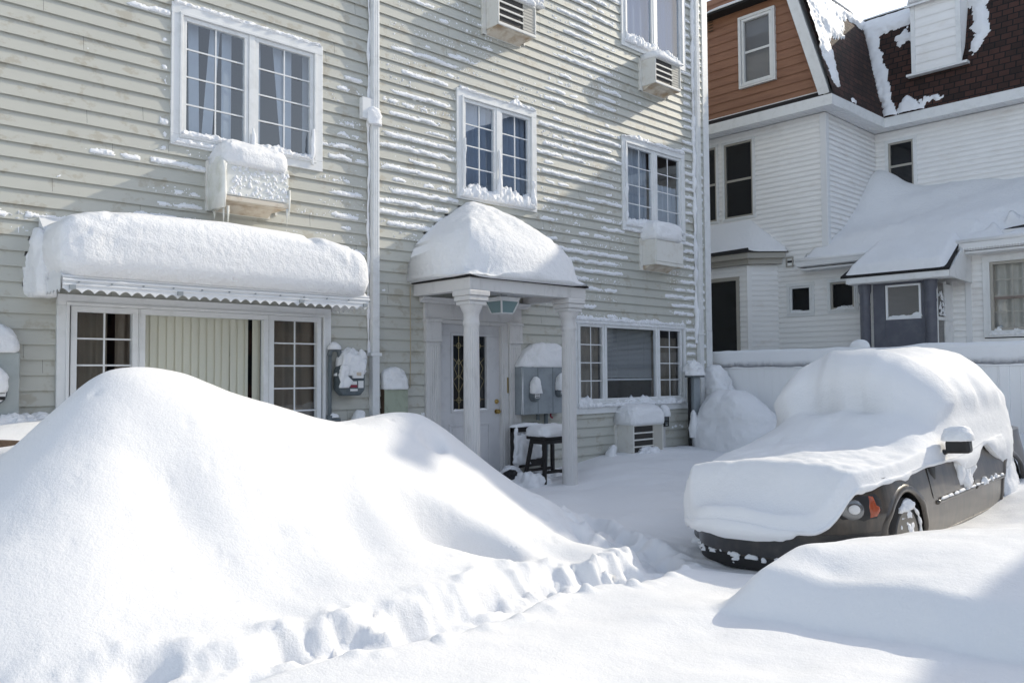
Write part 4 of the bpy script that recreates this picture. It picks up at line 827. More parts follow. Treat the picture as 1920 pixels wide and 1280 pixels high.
# lantern by the low air conditioner
ln = empty('wall_lantern', (5.85, -.1, .48)); x, y = 5.85, -.12; b = MB()
for sx in (-1, 1):
    for sy in (-1, 1): b.box(x+sx*.05-.008, x+sx*.05+.008, y+sy*.05-.008, y+sy*.05+.008, .47, .64)
for z in (.47, .55, .63): b.box(x-.06, x+.06, y-.06, y+.06, z-.008, z+.008)
b.box(x-.012, x+.012, y, -.01, .53, .56); b.build('cage', M['black'], ln); MB().box(x-.04, x+.04, y-.04, y+.04, .49, .62).build('lamp_glass', M['glass_dark'], ln); MB().tube([(x, y, -.1), (x, y, .46)], .018, 8).build('post', M['porch_paint'], ln)
snowlump(ln, x, y, .10, .10, .63, .20, .8, .9, n=.012, fr=8, nu=40, nv=14, seed=2)
rebase(ln); tag(ln, 'little black garden lantern wearing a tall snow cap', 'lantern')
# post at the corner of the house
sp = empty('vent_post', (7.0, -.25, 0)); q0, q1 = onY(1296, 745, -.28), onY(1309, 745, -.28); zt = onY(1300, 705, -.28)[2]
MB().box(q0[0]+.03, q1[0], -.33, -.23, -.1, zt-.02).build('post', M['grey_box'], sp, bevel=.008); MB().box(q0[0]-.06, q1[0]+.08, -.37, -.19, zt-.02, zt+.02).build('cap', M['pipe_grey'], sp, bevel=.006); MB().box(q0[0]-.06, q0[0]-.03, -.3, -.25, -.1, zt-.02).build('side_rail', M['black'], sp)
snowlump(sp, q0[0]+.09, -.27, .20, .14, zt+.01, .26, .75, .7, n=.04, fr=6, seed=3); lump(MB(), q0[0]-.02, -.34, .09, .07, .25, .5, .8, .8, .03, 7, 40, 14, 6).build('snow', M['cap_snow'], sp, smooth=True)
rebase(sp); tag(sp, 'grey post with a flat snow-laden cap at the far house corner', 'post')
sb = lump(MB(), 7.40, -.33, .29, .28, .66, .80, .85, .85, .06, 3.4, 110, 34, 17, lean=(.02, .24)).build('snow_lump', M['cap_snow'], None, smooth=True); tag(sb, 'bulging snow clump piled in the corner between house and fence', 'snow lump')
# heap by the fence
def heapfn(X, Y, Z):
    Z = Z-.18*smooth(-.9, -1.5, Y)*(Z > 0)*Z
    k = np.exp(-((Z-.52)/.08)**2)*smooth(-.3, -.6, Y)*smooth(6.9, 6.6, X); return X+.05*k, Y, Z
hp = lump(MB(), 6.92, -.88, .62, .82, -.15, 1.24, .72, .82, .035, 2.4, 200, 60, 27, fn=heapfn, fine=.25).build('snow_heap', M['cap_snow'], None, smooth=True); tag(hp, 'rounded waist-high heap of snow in front of the white fence', 'snow heap')
# ------------------------------------------------------------------ fence
fe = empty('vinyl_fence', (7.8, -4, 0)); FX = 7.75; zt = 1.74
b = MB(); y = .1
while y > -13:
    b.box(FX, FX+.035, y-.1492, y-.0003, -.3, zt-.28); y -= .15
b.build('panel', M['pvc'], fe, bevel=.0022)
MB().box(FX-.03, FX+.065, -13, .1, zt-.30, zt-.02).build('top_rail', M['pvc'], fe, bevel=.008)
for y in (.0, -2.4, -4.8, -7.2, -9.6): MB().box(FX-.028, FX+.06, y-.065, y+.065, -.3, zt-.301).build('post', M['pvc'], fe, bevel=.008)
s_ = MB(); ys = np.linspace(.12, -13, 380); m = 11; vs = []
for y in ys:
    hh = .045+.025*float(fbm(y*1.3, 0, 0, 3, 5)); dr_ = .255+.01*float(fbm(y*5, 2, 0, 3, 7))
    prof = [(-.0312, zt-.02-dr_), (-.036-.012*abs(float(vn(y*20, 1))), zt-.02-dr_*.5), (-.055, zt-.02), (-.05, zt+hh*.6), (-.01, zt+hh), (.05, zt+hh*.9), (.085, zt+hh*.4), (.08, zt-.03), (.066, zt-.05), (.02, zt-.022), (-.029, zt-.03)]
    vs += [(FX+u, y, z) for u, z in prof]
s_.add(vs, [(i*m+k, i*m+(k+1) % m, (i+1)*m+(k+1) % m, (i+1)*m+k) for i in range(len(ys)-1) for k in range(m)]); s_.build('snow_cap', M['rime'], fe, smooth=True)
q = onX(1612, 648, FX); lump(MB(), FX+.02, q[1], .06, .17, zt+.03, .13, .9, .9, .015, 6, 40, 12, 3).build('snow_cap', M['rime'], fe, smooth=True)
rebase(fe); tag(fe, 'white vinyl privacy fence with snow along its top rail', 'fence')
# ------------------------------------------------------------------ buried car (x back from the nose, y to its right-hand side, z up)
car = empty('parked_car', (.606, -4.854, -.476)); car.rotation_euler = (-.036, -.031, .0102)
CW = .93
def hw(x): x = np.asarray(x, float); q = np.clip(1-x/.95, 0, 1); r = np.clip((5.05-x)/.6, 0, 1); return CW*(1-q**2.6)**.5*(1-.25*(1-r)**2)
def tum(z): return 1-.055*smooth(.62, 1.0, z)-.045*smooth(.45, .18, z)+.010*np.exp(-((np.asarray(z)-.60)/.05)**2)
def hood(x): return .74+.16*smooth(-.05, .5, x)+.10*smooth(.5, 1.7, x)
WX, WZ, AR = .97, .35, .40
def side(x, z, off=0.0): return -(float(hw(x)*tum(z))+off)
# outer shell, driver's side fine enough to carry a round wheel opening
def shell():
    xs = np.r_[[0.004, .015, .035, .06, .09], np.arange(.12, 5.04, .035)]; zs = np.linspace(.19, .985, 30)
    V_, F_ = [], []; idx = {}
    for s_ in (-1, 1):
        for i, x in enumerate(xs):
            for j, z in enumerate(zs):
                zz = .19+(min(hood(x), 1.0)-.19)*(z-.19)/(.985-.19); X_, Z_ = x+.10*(1-smooth(.25, .50, zz))*0, zz
                for cx in (WX, WX+3.05):
                    d = sqrt((X_-cx)**2+(Z_-WZ)**2)
                    if abs(d-AR) < .022 and d > 1e-6: X_ = cx+(X_-cx)/d*AR; Z_ = max(.19, WZ+(Z_-WZ)/d*AR)
                idx[s_, i, j] = len(V_); V_.append((X_, s_*float(hw(X_)*tum(Z_)), Z_))
        for i in range(len(xs)-1):
            for j in range(len(zs)-1):
                q = [idx[s_, i, j], idx[s_, i+1, j], idx[s_, i+1, j+1], idx[s_, i, j+1]]
                c = np.mean([V_[k] for k in q], 0)
                if min(sqrt((c[0]-cx)**2+(c[2]-WZ)**2) for cx in (WX, WX+3.05)) < AR-.004: continue
                F_.append(tuple(q))
    for j in range(len(zs)-1): F_.append((idx[-1, 0, j], idx[1, 0, j], idx[1, 0, j+1], idx[-1, 0, j+1]))
    for i in range(len(xs)-1): F_.append((idx[-1, i, len(zs)-1], idx[-1, i+1, len(zs)-1], idx[1, i+1, len(zs)-1], idx[1, i, len(zs)-1]))
    return MB().add(V_, F_)
body = shell().build('body', M['car_paint'], car, smooth=True, auto=50)
gh = MB(); gh.hexa([(1.7, -.80, .95), (1.7, .80, .95), (4.6, .78, .95), (4.6, -.78, .95)], [(2.45, -.58, 1.40), (2.45, .58, 1.40), (4.1, .56, 1.38), (4.1, -.56, 1.38)]); gh.build('cabin', M['car_black'], body)
def strip(x0, x1, z0, z1, off, n=24, z0b=None, z1b=None):
    vs = []; z0b = z0 if z0b is None else z0b; z1b = z1 if z1b is None else z1b
    for i in range(n+1):
        t = i/n; x = x0+(x1-x0)*t; a, b_ = z0+(z0b-z0)*t, z1+(z1b-z1)*t
        vs += [(x, side(x, a, -.004), a), (x, side(x, a, off), a+.004), (x, side(x, (a+b_)/2, off*1.25), (a+b_)/2), (x, side(x, b_, off), b_-.004), (x, side(x, b_, -.004), b_)]
    return vs, [(i*5+k, i*5+k+1, (i+1)*5+k+1, (i+1)*5+k) for i in range(n) for k in range(4)]+[(0, 1, 2, 3, 4), tuple(range(n*5, n*5+5))]
MB().add(*strip(1.64, 2.66, .545, .585, .016)).build('door_moulding', M['car_paint'], car, smooth=True); MB().add(*strip(2.72, 3.66, .545, .585, .016)).build('door_moulding', M['car_paint'], car, smooth=True)
MB().add(*strip(1.42, 3.6, .27, .282, .003)).add(*strip(1.548, 1.556, .28, .98, .003, 1)).add(*strip(2.69, 2.698, .28, .98, .003, 1)).build('door_gap', M['black'], body)
def arch(cx, name='wheel_arch'):
    m = MB(); prof = []; vs = []; K = 5; ts = np.linspace(-.08, pi+.08, 34)
    for t in ts:
        for rr_, off in ((AR-.005, -.02), (AR-.003, .008), (AR+.02, .016), (AR+.05, .010), (AR+.065, -.004)):
            x, z = cx+rr_*cos(t), max(.17, WZ+rr_*sin(t)); vs.append((x, side(x, z, off), z))
    m.add(vs, [(i*K+k, i*K+k+1, (i+1)*K+k+1, (i+1)*K+k) for i in range(len(ts)-1) for k in range(K-1)]); m.build(name, M['car_paint'], body, smooth=True)
    m = MB(); vs = []
    for t in ts:
        for yy in (-.90, -.45): vs.append((cx+AR*cos(t), yy, max(.17, WZ+AR*sin(t))))
    m.add(vs, [(i*2, i*2+1, i*2+3, i*2+2) for i in range(len(ts)-1)]); m.box(cx-AR, cx+AR, -.46, -.45, .1, WZ+AR); m.build('wheel_liner', M['black'], body)
arch(WX); arch(WX+3.05)
def wheel(cx, yy, snow_):
    w_ = MB().lathe([(.20, -.10), (.30, -.105), (.345, -.085), (.355, -.04), (.355, .06), (.34, .10), (.2, .11)], (0, 0, 0), 40, 'y').build('wheel', M['tyre'], car, smooth=True, auto=45); w_.location = (cx, yy, WZ)
    r_ = MB(); r_.lathe([(.245, -.112), (.255, -.10), (.255, -.06), (.235, -.02), (.06, -.02), (.055, -.06), (.01, -.062)], (0, 0, 0), 40, 'y')
    for k in range(9):
        t = 2*pi*k/9; c, s = cos(t), sin(t); e = .018
        r_.hexa([(c*.05-s*e, -.055, s*.05+c*e), (c*.05+s*e, -.055, s*.05-c*e), (c*.05+s*e, -.085, s*.05-c*e), (c*.05-s*e, -.085, s*.05+c*e)], [(c*.245-s*e*.8, -.085, s*.245+c*e*.8), (c*.245+s*e*.8, -.085, s*.245-c*e*.8), (c*.245+s*e*.8, -.105, s*.245-c*e*.8), (c*.245-s*e*.8, -.105, s*.245+c*e*.8)])
    r_.build('rim', M['rim'], w_, bevel=.003)
    s_ = MB()
    if snow_:
        rr = random.Random(5)
        for k in range(22):
            t = rr.uniform(0, 2*pi); q = rr.uniform(.08, .22); lump(s_, q*cos(t), -.085, rr.uniform(.03, .06), .035, q*sin(t)-.03, rr.uniform(.05, .10), .8, .8, .02, 14, 26, 9, k)
        lump(s_, -.18, -.10, .06, .05, -.32, .32, .7, .8, .03, 12, 36, 12, 30); lump(s_, .02, -.09, .15, .05, .235, .09, .8, .7, .03, 12, 44, 10, 31); lump(s_, -.06, -.10, .14, .05, -.33, .16, .8, .8, .03, 12, 36, 12, 32)
        vs = [(.30*cos(t), -.108-.01*abs(sin(3*t)), .30*sin(t)) for t in np.linspace(-.5, 1.3, 18)]; s_.tube(vs, [.006+.012*abs(sin(2.2*i)) for i in range(18)], 6)
    else: lump(s_, 0, -.10, .33, .05, -.36, .72, .9, .9, .03, 6, 50, 16, 8)
    s_.build('snow', M['rime'], w_, smooth=True)
wheel(WX, -.80, True); wheel(WX+3.05, -.80, False)
for cx in (WX, WX+3.05):
    w_ = MB().lathe([(.20, -.10), (.345, -.085), (.355, -.04), (.355, .06), (.34, .10), (.2, .11)], (0, 0, 0), 30, 'y').build('wheel', M['tyre'], car, smooth=True, auto=45); w_.location = (cx, .80, WZ)
def patch(poly, off, name, material, parent, n=1, nseg=1, smooth_=True):
    """polygon in side view (x, z) laid on the body surface, thickened"""
    m = MB(); k = len(poly); c = np.mean(poly, 0); R = 6; vs = []
    for r_ in range(R+1):
        for q in poly:
            x, z = c+(np.array(q)-c)*(r_/R); o_ = off*(1-(r_/R)**4)-.003*(r_ == R); vs.append((x, side(x, z, o_), z))
    m.add(vs, [(i*k+j, i*k+(j+1) % k, (i+1)*k+(j+1) % k, (i+1)*k+j) for i in range(R) for j in range(k)]); return m.build(name, material, parent, smooth=smooth_)
def ell(cx, cz, a, b_, n=20): return [(cx+a*cos(t), cz+b_*sin(t)) for t in np.linspace(0, 2*pi, n, endpoint=False)]
HX = .075
def sh(pl): return [(x+HX, z) for x, z in pl]
hl = patch(sh([(.06, .64), (.16, .60), (.30, .575), (.42, .59), (.49, .655), (.505, .74), (.45, .80), (.30, .80), (.16, .775), (.08, .73)]), .008, 'headlight', M['car_black'], car)
patch(sh(ell(.235, .685, .088, .088)), .020, 'headlight_lens', M['headlamp'], hl)
patch(sh(ell(.235, .685, .05, .05)), .030, 'bulb', M['label_white'], hl)
patch(sh([(.345, .60), (.41, .605), (.455, .65), (.455, .685), (.42, .705), (.405, .785), (.37, .785), (.345, .70)]), .018, 'turn_signal', M['amber'], hl)
# front bumper: dark lower apron, fog lamp
def front(y, z, off=0):   # x of the nose surface at lateral position y
    t = min(abs(y)/(CW*float(tum(z))), .999); return .95*(1-(1-t*t)**(1/2.6))-off
def fstrip(y0, y1, zf0, zf1, off, n=48):
    vs = []
    for i in range(n+1):
        y = y0+(y1-y0)*i/n; a, b_ = zf0(y), zf1(y)
        for z, o_ in ((a, -.01), (a, off), ((a+b_)/2, off*1.15), (b_, off), (b_, -.01)): vs.append((front(y, z, o_), y, z))
    return MB().add(vs, [(i*5+k, i*5+k+1, (i+1)*5+k+1, (i+1)*5+k) for i in range(n) for k in range(4)])
fstrip(-.90, .90, lambda y: .17, lambda y: .27+.02*(y/.9)**2, .014).build('lower_grille', M['black'], car, smooth=True, auto=60)
fstrip(-.90, .91, lambda y: .285, lambda y: .485, .014).build('front_bumper', M['bumper'], car, smooth=True, auto=60)
MB().lathe([(.055, .02), (.06, 0), (.05, -.012), (.004, -.018)], (front(.80, .335, .0), .80, .335), 24, 'x').build('fog_light', M['headlamp'], car, smooth=True)
b = MB(); rr = random.Random(8)
for k in range(34):
    y = rr.uniform(-.6, .88) if k > 8 else rr.uniform(.55, .88); z = rr.choice((.262, .25, .21, .28))+rr.uniform(-.012, .012); s = rr.uniform(.008, .03)
    lump(b, front(y, z, .012), y, s*.6, s*rr.uniform(.8, 2.2), z-s*.5, s*1.4, .9, .9, .01, 20, 14, 6, k)
lump(b, front(.80, .26, .0), .80, .04, .10, .235, .06, .8, .8, .02, 14, 40, 10, 3); o_ = b.build('bumper_snow', M['rime'], car, smooth=True); o_['kind'] = 'stuff'
# mirror
mi = MB(); mi.hexa([(1.86, -1.18, .99), (1.86, -.96, .985), (1.99, -.96, .985), (1.98, -1.17, .99)], [(1.84, -1.17, 1.12), (1.84, -.97, 1.11), (2.0, -.97, 1.11), (2.0, -1.16, 1.12)]); mi.box(1.88, 1.97, -.97, -.80, .97, 1.02)
mir = mi.build('side_mirror', M['car_black'], car, bevel=.025)
lump(MB(), 1.92, -1.06, .12, .125, 1.105, .13, .7, .6, .015, 8, 60, 16, 3).build('snow', M['cap_snow'], mir, smooth=True)
patch([(1.58, .92), (1.62, .82), (1.70, .76), (1.76, .84), (1.80, .97), (1.60, .97)], .02, 'mirror_patch', M['car_black'], body)
# the snow: outline swept from a spine, thick slab on the roof, swoop down the windscreen
NT, NR = 260, 70
th = np.linspace(0, 2*pi, NT, endpoint=False)
px_ = 2.42+2.55*spow(np.cos(th), .62); py_ = (CW+.03)*spow(np.sin(th), .50)
px_ = np.where(px_ < 2.42, 2.42-(2.42-px_)*1.0, px_)
px_ = px_-.06*(px_ < .6)
spx = np.clip(px_, 1.2, 4.1); spy = np.zeros(NT)
def top(x, y):
    a = np.abs(y)
    base = .80+.22*smooth(-.1, .35, x)+.13*smooth(.5, 1.75, x)+.03*np.sin(x*2.3)
    base = base-.10*(a/.95)**2.4-.10*smooth(.45, -.05, x)
    base = base+.10*np.exp(-((x-.22)/.16)**2)*.35
    prof = smooth(1.28, 2.20, x)*.46+smooth(2.08, 2.24, x)*.54
    prof *= smooth(4.95, 4.05, x)**.8
    lat = np.clip(1-(a/.93)**4.5, 0, 1)**.8
    lat2 = np.clip(1-(a/.97)**2.6, 0, 1)
    kx = smooth(1.7, 2.3, x)
    roof = .82*prof*(lat2*(1-kx)+(lat*.62+lat2*.38)*kx)
    z = base+roof
    z = z-.13*np.exp(-((x-2.04)/.15)**2)*(np.exp(-((y-.22)/.20)**2)+.75*np.exp(-((y+.22)/.17)**2))
    z = z+.05*np.exp(-((x-2.42)/.16)**2)*smooth(.9, .5, a)
    return z
rad = 1-(1-np.linspace(0, 1, NR))**1.6
R_, T_ = np.meshgrid(rad, np.arange(NT), indexing='ij')
X_ = spx[T_]+(px_[T_]-spx[T_])*R_; Y_ = spy[T_]+(py_[T_]-spy[T_])*R_
Z_ = top(X_, Y_); Z_ = Z_-.10*smooth(.93, 1.0, R_)**2
Z_ = Z_+.018*fbm(X_*1.7, Y_*1.7, 0, 2, 60)+.012*fbm(X_*4.3, Y_*4.3, 0, 2, 61)+.005*fbm(X_*11, Y_*11, 0, 2, 62)
kb = smooth(1.28, 1.60, Z_); wob = .65+.55*fbm(Y_*2.3, X_*1.1, 0, 2, 90)
X_ = X_-.26*kb*smooth(2.95, 2.15, X_)*wob*smooth(1.02, .55, np.abs(Y_))
Y_ = Y_+np.sign(Y_)*.13*smooth(1.25, 1.50, Z_)*smooth(.45, .80, np.abs(Y_))*(.55+.75*fbm(X_*2.6, np.sign(Y_), 0, 2, 91))
zbot = np.zeros(NT)
for i in range(NT):
    x, y = px_[i], py_[i]; nz_ = float(fbm(i*.23, 3, 0, 3, 77))
    if y < -.3 and x > .28: zb = np.interp(x, [.28, .45, .55, .95, 1.5, 1.75, 2.0, 2.25, 2.42, 2.55, 2.75, 2.95, 3.1, 3.4, 3.7, 4.1, 4.6, 5], [.80, .825, .835, .865, .945, .975, .96, .93, .75, .70, .80, .93, .95, .84, .70, .55, .42, .35])+.025*nz_
    elif y > .3 and x > .5: zb = .45-.25*smooth(.6, 2, x)+.03*nz_
    elif x < 1.3: zb = .475+.02*nz_+.36*smooth(-.42, -.66, y)
    else: zb = .4
    zbot[i] = zb
zbot = np.minimum(zbot, Z_[-1]-.03); KS = 14; SK = []
for k in range(1, KS+1):
    t = k/KS; zt_ = Z_[-1]; bul = .055*np.sin(pi*min(1, t*1.05))*np.clip((zt_-zbot)/.3, .15, 1)
    nxn = np.cos(th); nyn = np.sin(th); nrm = np.array([spow(np.cos(th), 1.4)/2.5, spow(np.sin(th), 1.5)/.95]); nrm = nrm/np.linalg.norm(nrm, axis=0)
    zz = zt_+(zbot-zt_)*t; q = .012*fbm(px_*4, zz*5+py_*4, 0, 3, 66)
    SK.append(np.stack([px_+nrm[0]*(bul+q), py_+nrm[1]*(bul*.6+q), zz], 1))
last = SK[-1].copy(); last[:, 0] -= nrm[0]*.06; last[:, 1] -= nrm[1]*.06; last[:, 2] += .01; SK.append(last)
VV = np.concatenate([np.stack([X_.ravel(), Y_.ravel(), Z_.ravel()], 1)]+SK); rows = NR+len(SK)
I_ = np.arange(rows*NT).reshape(rows, NT); J_ = np.roll(I_, -1, 1)
FQ = np.stack([I_[:-1], I_[1:], J_[1:], J_[:-1]], -1).reshape(-1, 4)
cs = grid_obj('snow_cover', VV, FQ, M['snow'], car)
bmm = bmesh.new(); bmm.from_mesh(cs.data); bmesh.ops.remove_doubles(bmm, verts=bmm.verts, dist=1e-4); bmesh.ops.recalc_face_normals(bmm, faces=bmm.faces); bmm.to_mesh(cs.data); bmm.free()
# overhanging brows of roof snow and the flow down the door
b = MB()
for (x, z0, z1, a_, sd) in ((2.36, .64, .95, .10, 1), (2.50, .60, .95, .12, 2), (2.62, .66, .95, .10, 3), (3.0, .56, .62, .10, 5), (3.3, .565, .62, .14, 6)):
    lump(b, x, side(x, .75, -.01), a_, .05, z0, z1-z0, .5, .8, .03, 12, 44, 18, sd)
for x in np.arange(1.8, 3.6, .16): lump(b, x, side(x, .59, .012), .05+.05*random.random(), .014, .583, .014+.012*random.random(), .9, .9, .006, 20, 18, 6, int(x*9))
o_ = b.build('door_snow', M['rime'], car, smooth=True); o_['kind'] = 'stuff'
tag(car, 'black car buried under snow, with only its lower front, headlight and door side showing', 'car')
# ------------------------------------------------------------------ the neighbouring white and brown house
nh = empty('mansard_house', (13, 0, -.3))
XA, XE, XB, EXV = 10.9, 10.5, 13.4, .1115; YA = -.69; ZE0, ZE1 = 6.86, 7.08; YB = -5.9
PA = plane_x(XA)
opA = [(-1.98-.08, -.98+.08-.02, 4.92-.1, 6.64+.09), (-3.1, -2.10, 4.82, 6.73), (-.24-.0, .37, 2.58, 3.28), (.68, 1.30, 2.60, 3.30), (3.62, 5.2, 1.96, 3.45)]
# openings in u = -Y
opA[0] = (-1.80, -.95, 4.85, 6.70); opA[1] = (-3.1, -1.90, 4.85, 6.70); opA[2] = (-.25, .38, 2.57, 3.29); opA[3] = (.66, 1.31, 2.59, 3.31)
mb = MB(PA); boards(mb, -6.5, -YA, -.4, ZE0, EXV, opA[:2], .014, False, 1, True) if False else None
mb = MB(PA); boards(mb, -6.5, -YA-.01, 3.9, ZE0-.02, EXV, opA, .02, False, 1, True); boards(mb, -6.5, 6.2, -.556, 3.9, EXV, opA, .02, False, 2, True)
mb.build('front_wall', M['white_siding'], nh, fix=False)
mb = MB(plane_y(YA)); boards(mb, XA, XB, 3.2, ZE0-.02, EXV, [], .02, False, 3, True); mb.build('return_wall', M['white_siding'], nh, fix=False)
opB = [(.92, 1.62, 5.42, 6.66)]
mb = MB(plane_x(XB)); boards(mb, -YA, -YB, 3.2, ZE0-.02, EXV, opB, .02, False, 4, True); mb.build('upper_wall', M['white_siding'], nh, fix=False)
MB().box(XA+.3, 20, YA+.3, 7, -.4, 9.4).box(XB+.3, 20, YB, YA+.3, -.4, 9.4).box(XA+.35, XB+.3, -6.2, YA+.3, -.4, 2.8).build('core', M['dark_in'], nh)
MB().box(XA-.03, XA+.11, YA-.03, YA+.11, 3.9, ZE0-.02).build('corner_board', M['vinyl_white'], nh, bevel=.004); MB().box(XA-.03, XA+.02, -3.32, -3.42, -.4, 3.4).build('corner_board', M['vinyl_white'], nh, bevel=.004)
def zline(mb, pts, z0, z1, t):   # fascia along a polyline in plan
    for (x0, y0), (x1, y1) in zip(pts[:-1], pts[1:]): mb.hexa([(x0, y0, z0), (x1, y1, z0), (x1+t, y1+t, z0), (x0+t, y0+t, z0)], [(x0, y0, z1), (x1, y1, z1), (x1+t, y1+t, z1), (x0+t, y0+t, z1)])
ea = MB(); zline(ea, [(XE, 6), (XE, -1.03), (13.0, -1.08), (13.0, YB-.4)], ZE0, ZE1, .02); ea.build('fascia', M['white_trim'], nh)
sf = MB(); sf.box(XE+.02, XA+.1, -1.01, 6, ZE0+.01, ZE0+.03); sf.box(XA+.1, 13.02, -1.06, YA+.1, ZE0+.01, ZE0+.03); sf.box(13.02, XB+.1, YB-.4, YA+.1, ZE0+.012, ZE0+.032)
y = 6
while y > -1: sf.box(XE+.03, XA+.02, y-.004, y+.004, ZE0+.002, ZE0+.01); y -= .13
x = XA+.1
while x < 13: sf.box(x-.004, x+.004, -1.05, YA, ZE0+.002, ZE0+.01); x += .13
y = -1.1
while y > YB: sf.box(13.03, XB, y-.004, y+.004, ZE0+.004, ZE0+.012); y -= .13
sf.build('soffit', M['vinyl_white'], nh)
# brown gable wall over the eave with its skirt roof and raked trim
RK0, RK1 = (-.93, 7.15), (-.05, 10.1)
def rake_y(z): return RK0[0]+(RK1[0]-RK0[0])*(z-RK0[1])/(RK1[1]-RK0[1])
mb = MB(plane_x(10.97)); opG = [(-1.33, -.42, 7.86, 9.52), (-2.35, -2.0, 9.35, 9.9)]
boards(mb, -6.5, 3, 7.28, 10.2, .20, opG[:1], .02, False, 6, top_fn=lambda z: (-6.5, -rake_y(z)-.10)); mb.build('gable_wall', M['rust_siding'], nh, fix=False)
MB().prism([(XE+.01, ZE1+.003), (10.99, ZE1+.003), (10.99, ZE1+.24), (10.93, ZE1+.24)], 'y', -.78, 6).build('skirt_roof', M['shingle_black'], nh)
MB().add([(XE+.0, -1.03, ZE1+.004), (XE+.42, -1.03, ZE1+.004), (XE+.42, -.80, ZE1+.5), (XE+.3, -.80, ZE1+.5)], [(0, 1, 2, 3)]).build('skirt_roof', M['shingle_black'], nh)
fl_ = MB(); fl_.box(10.93, 10.96, -.75, 6, ZE1+.235, ZE1+.262); fl_.build('flashing', M['white_trim'], nh)
rk = MB(); e0, e1 = RK0, RK1; wv = .24
for (xa, xb, wd) in ((10.64, 10.70, wv), (10.62, 10.645, .07)):
    rk.hexa([(xa, e0[0], e0[1]), (xb, e0[0], e0[1]), (xb, e0[0]+wd, e0[1]+.0), (xa, e0[0]+wd, e0[1]+.0)], [(xa, e1[0], e1[1]), (xb, e1[0], e1[1]), (xb, e1[0]+wd, e1[1]), (xa, e1[0]+wd, e1[1])])
rk.add([(10.70, e0[0]+.02, e0[1]), (10.99, e0[0]+.02, e0[1]), (10.99, e1[0]+.02, e1[1]), (10.70, e1[0]+.02, e1[1])], [(0, 1, 2, 3)]); rk.build('rake_board', M['white_trim'], nh)
vb = MB(); 
for k in range(2):
    for j in range(5): vb.box(10.93, 10.955, 2.02+k*.16, 2.13+k*.16, 9.45+j*.07, 9.47+j*.07)
vb.build('gable_vent', M['brown_wood'], nh)
gw = MB(); window(nh, plane_x(10.96), -1.33, -.42, 7.86, 9.52, [(-1.25, -.50, 1, 1)], casing=.07, sash=.055, out=.07, material='white_trim', gl='glass_hazy')
gwin = nh.children[-1]; MB(plane_x(10.96)).box(-1.22, -.53, -.02, .0, 8.66, 8.71).build('meeting_rail', M['white_trim'], gwin); MB(plane_x(10.96)).box(-1.28, -.46, -.10, -.09, 7.9, 9.48).build('curtain', M['sheer'], gwin)
# mansard slopes: one facing the yard (side), one facing the fence
RUN, RISE = .75, 2.62; ZM = ZE1+RISE
ms = MB(); ms.quad((10.62, -1.03, ZE1+.004), (13.0, -1.08, ZE1+.004), (13.0+RUN, -1.08+RUN, ZM), (10.62, -1.03+RUN, ZM)); ms.build('mansard_roof', M['shingle_y'], nh)
ms = MB(); ms.quad((13.0, -1.08, ZE1+.004), (13.0, YB-.4, ZE1+.004), (13.0+RUN, YB-.4+RUN, ZM), (13.0+RUN, -1.08+RUN, ZM)); ms.quad((13.0, YB-.4, ZE1+.004), (20, YB-.4, ZE1+.004), (20, YB-.4+RUN, ZM), (13.0+RUN, YB-.4+RUN, ZM)); ms.build('mansard_roof', M['shingle_x'], nh)
fr_ = MB(); fr_.box(13.0+RUN-.03, 20, YB-.4+RUN, -1.08+RUN, ZM, ZM+.05); fr_.box(10.62, 20, -1.03+RUN-.03, 7, ZM+.003, ZM+.053); fr_.build('flat_roof', M['shingle_black'], nh)
def slope_snow(fn, u0, u1, v0, v1, mask, name='roof_snow', thick=.05, st=.03, sd=5):
    us = np.arange(u0, u1, st); vs_ = np.arange(v0, v1, st); U, Vv_ = np.meshgrid(us, vs_)
    m = mask(U, Vv_)+.58*fbm(U*3.2, Vv_*3.2, 0, 4, sd)+.22*vn(U*17, Vv_*17, 0, sd+3)
    h = np.where(m > 0, .012+thick*np.clip(m*1.3, 0, 1), -.01)*1.0; h = h+np.where(m > 0, .012*vn(U*14, Vv_*14, 0, sd+4), 0)
    P_ = fn(U, Vv_, h); Vx = np.stack([a.ravel() for a in P_], 1); ny, nx = U.shape
    Ii = np.arange(nx*ny).reshape(ny, nx); Q = np.stack([Ii[:-1, :-1], Ii[:-1, 1:], Ii[1:, 1:], Ii[1:, :-1]], -1).reshape(-1, 4)
    keep = (m.ravel()[Q] > 0).any(1)
    return grid_obj(name, *compact(Vx, Q[keep]), M['rime'], nh)
sl_ = sqrt(RUN**2+RISE**2); nxx, nzz = RISE/sl_, RUN/sl_
# fence-facing slope: u = -Y, v up the slope
def fB(u, v, h): return 13.0+v*RUN/sl_-h*nxx, -u, ZE1+.01+v*RISE/sl_+h*nzz
def mB(u, v):
    val = 1.08-v*RUN/sl_           # valley line
    d = u-val
    m = -1.1+2.1*np.exp(-((d-.12)/.20)**2)
    m = np.maximum(m, -1.0+1.5*np.exp(-((d-.55)/.35)**2-((v-.12)/.28)**2)); m = np.maximum(m, -1+1.25*np.exp(-((d-1.0)/.5)**2-((v-.20)/.16)**2))
    m = np.maximum(m, -1+2.0*smooth(2.0, 2.6, v)); m = np.maximum(m, -1+1.7*np.exp(-((u-2.93)/.16)**2)*smooth(.75, 1.5, v)); m = np.maximum(m, -1+1.3*np.exp(-((u-1.35)/.3)**2-((v-2.1)/.3)**2))
    return np.where(d < -.02, -3, m)
slope_snow(fB, .2, 6.2, .0, sl_, mB, sd=5)
def fA(u, v, h): return u, -1.03-.05*(u-10.62)/2.38+v*RUN/sl_-h*nxx, ZE1+.01+v*RISE/sl_+h*nzz
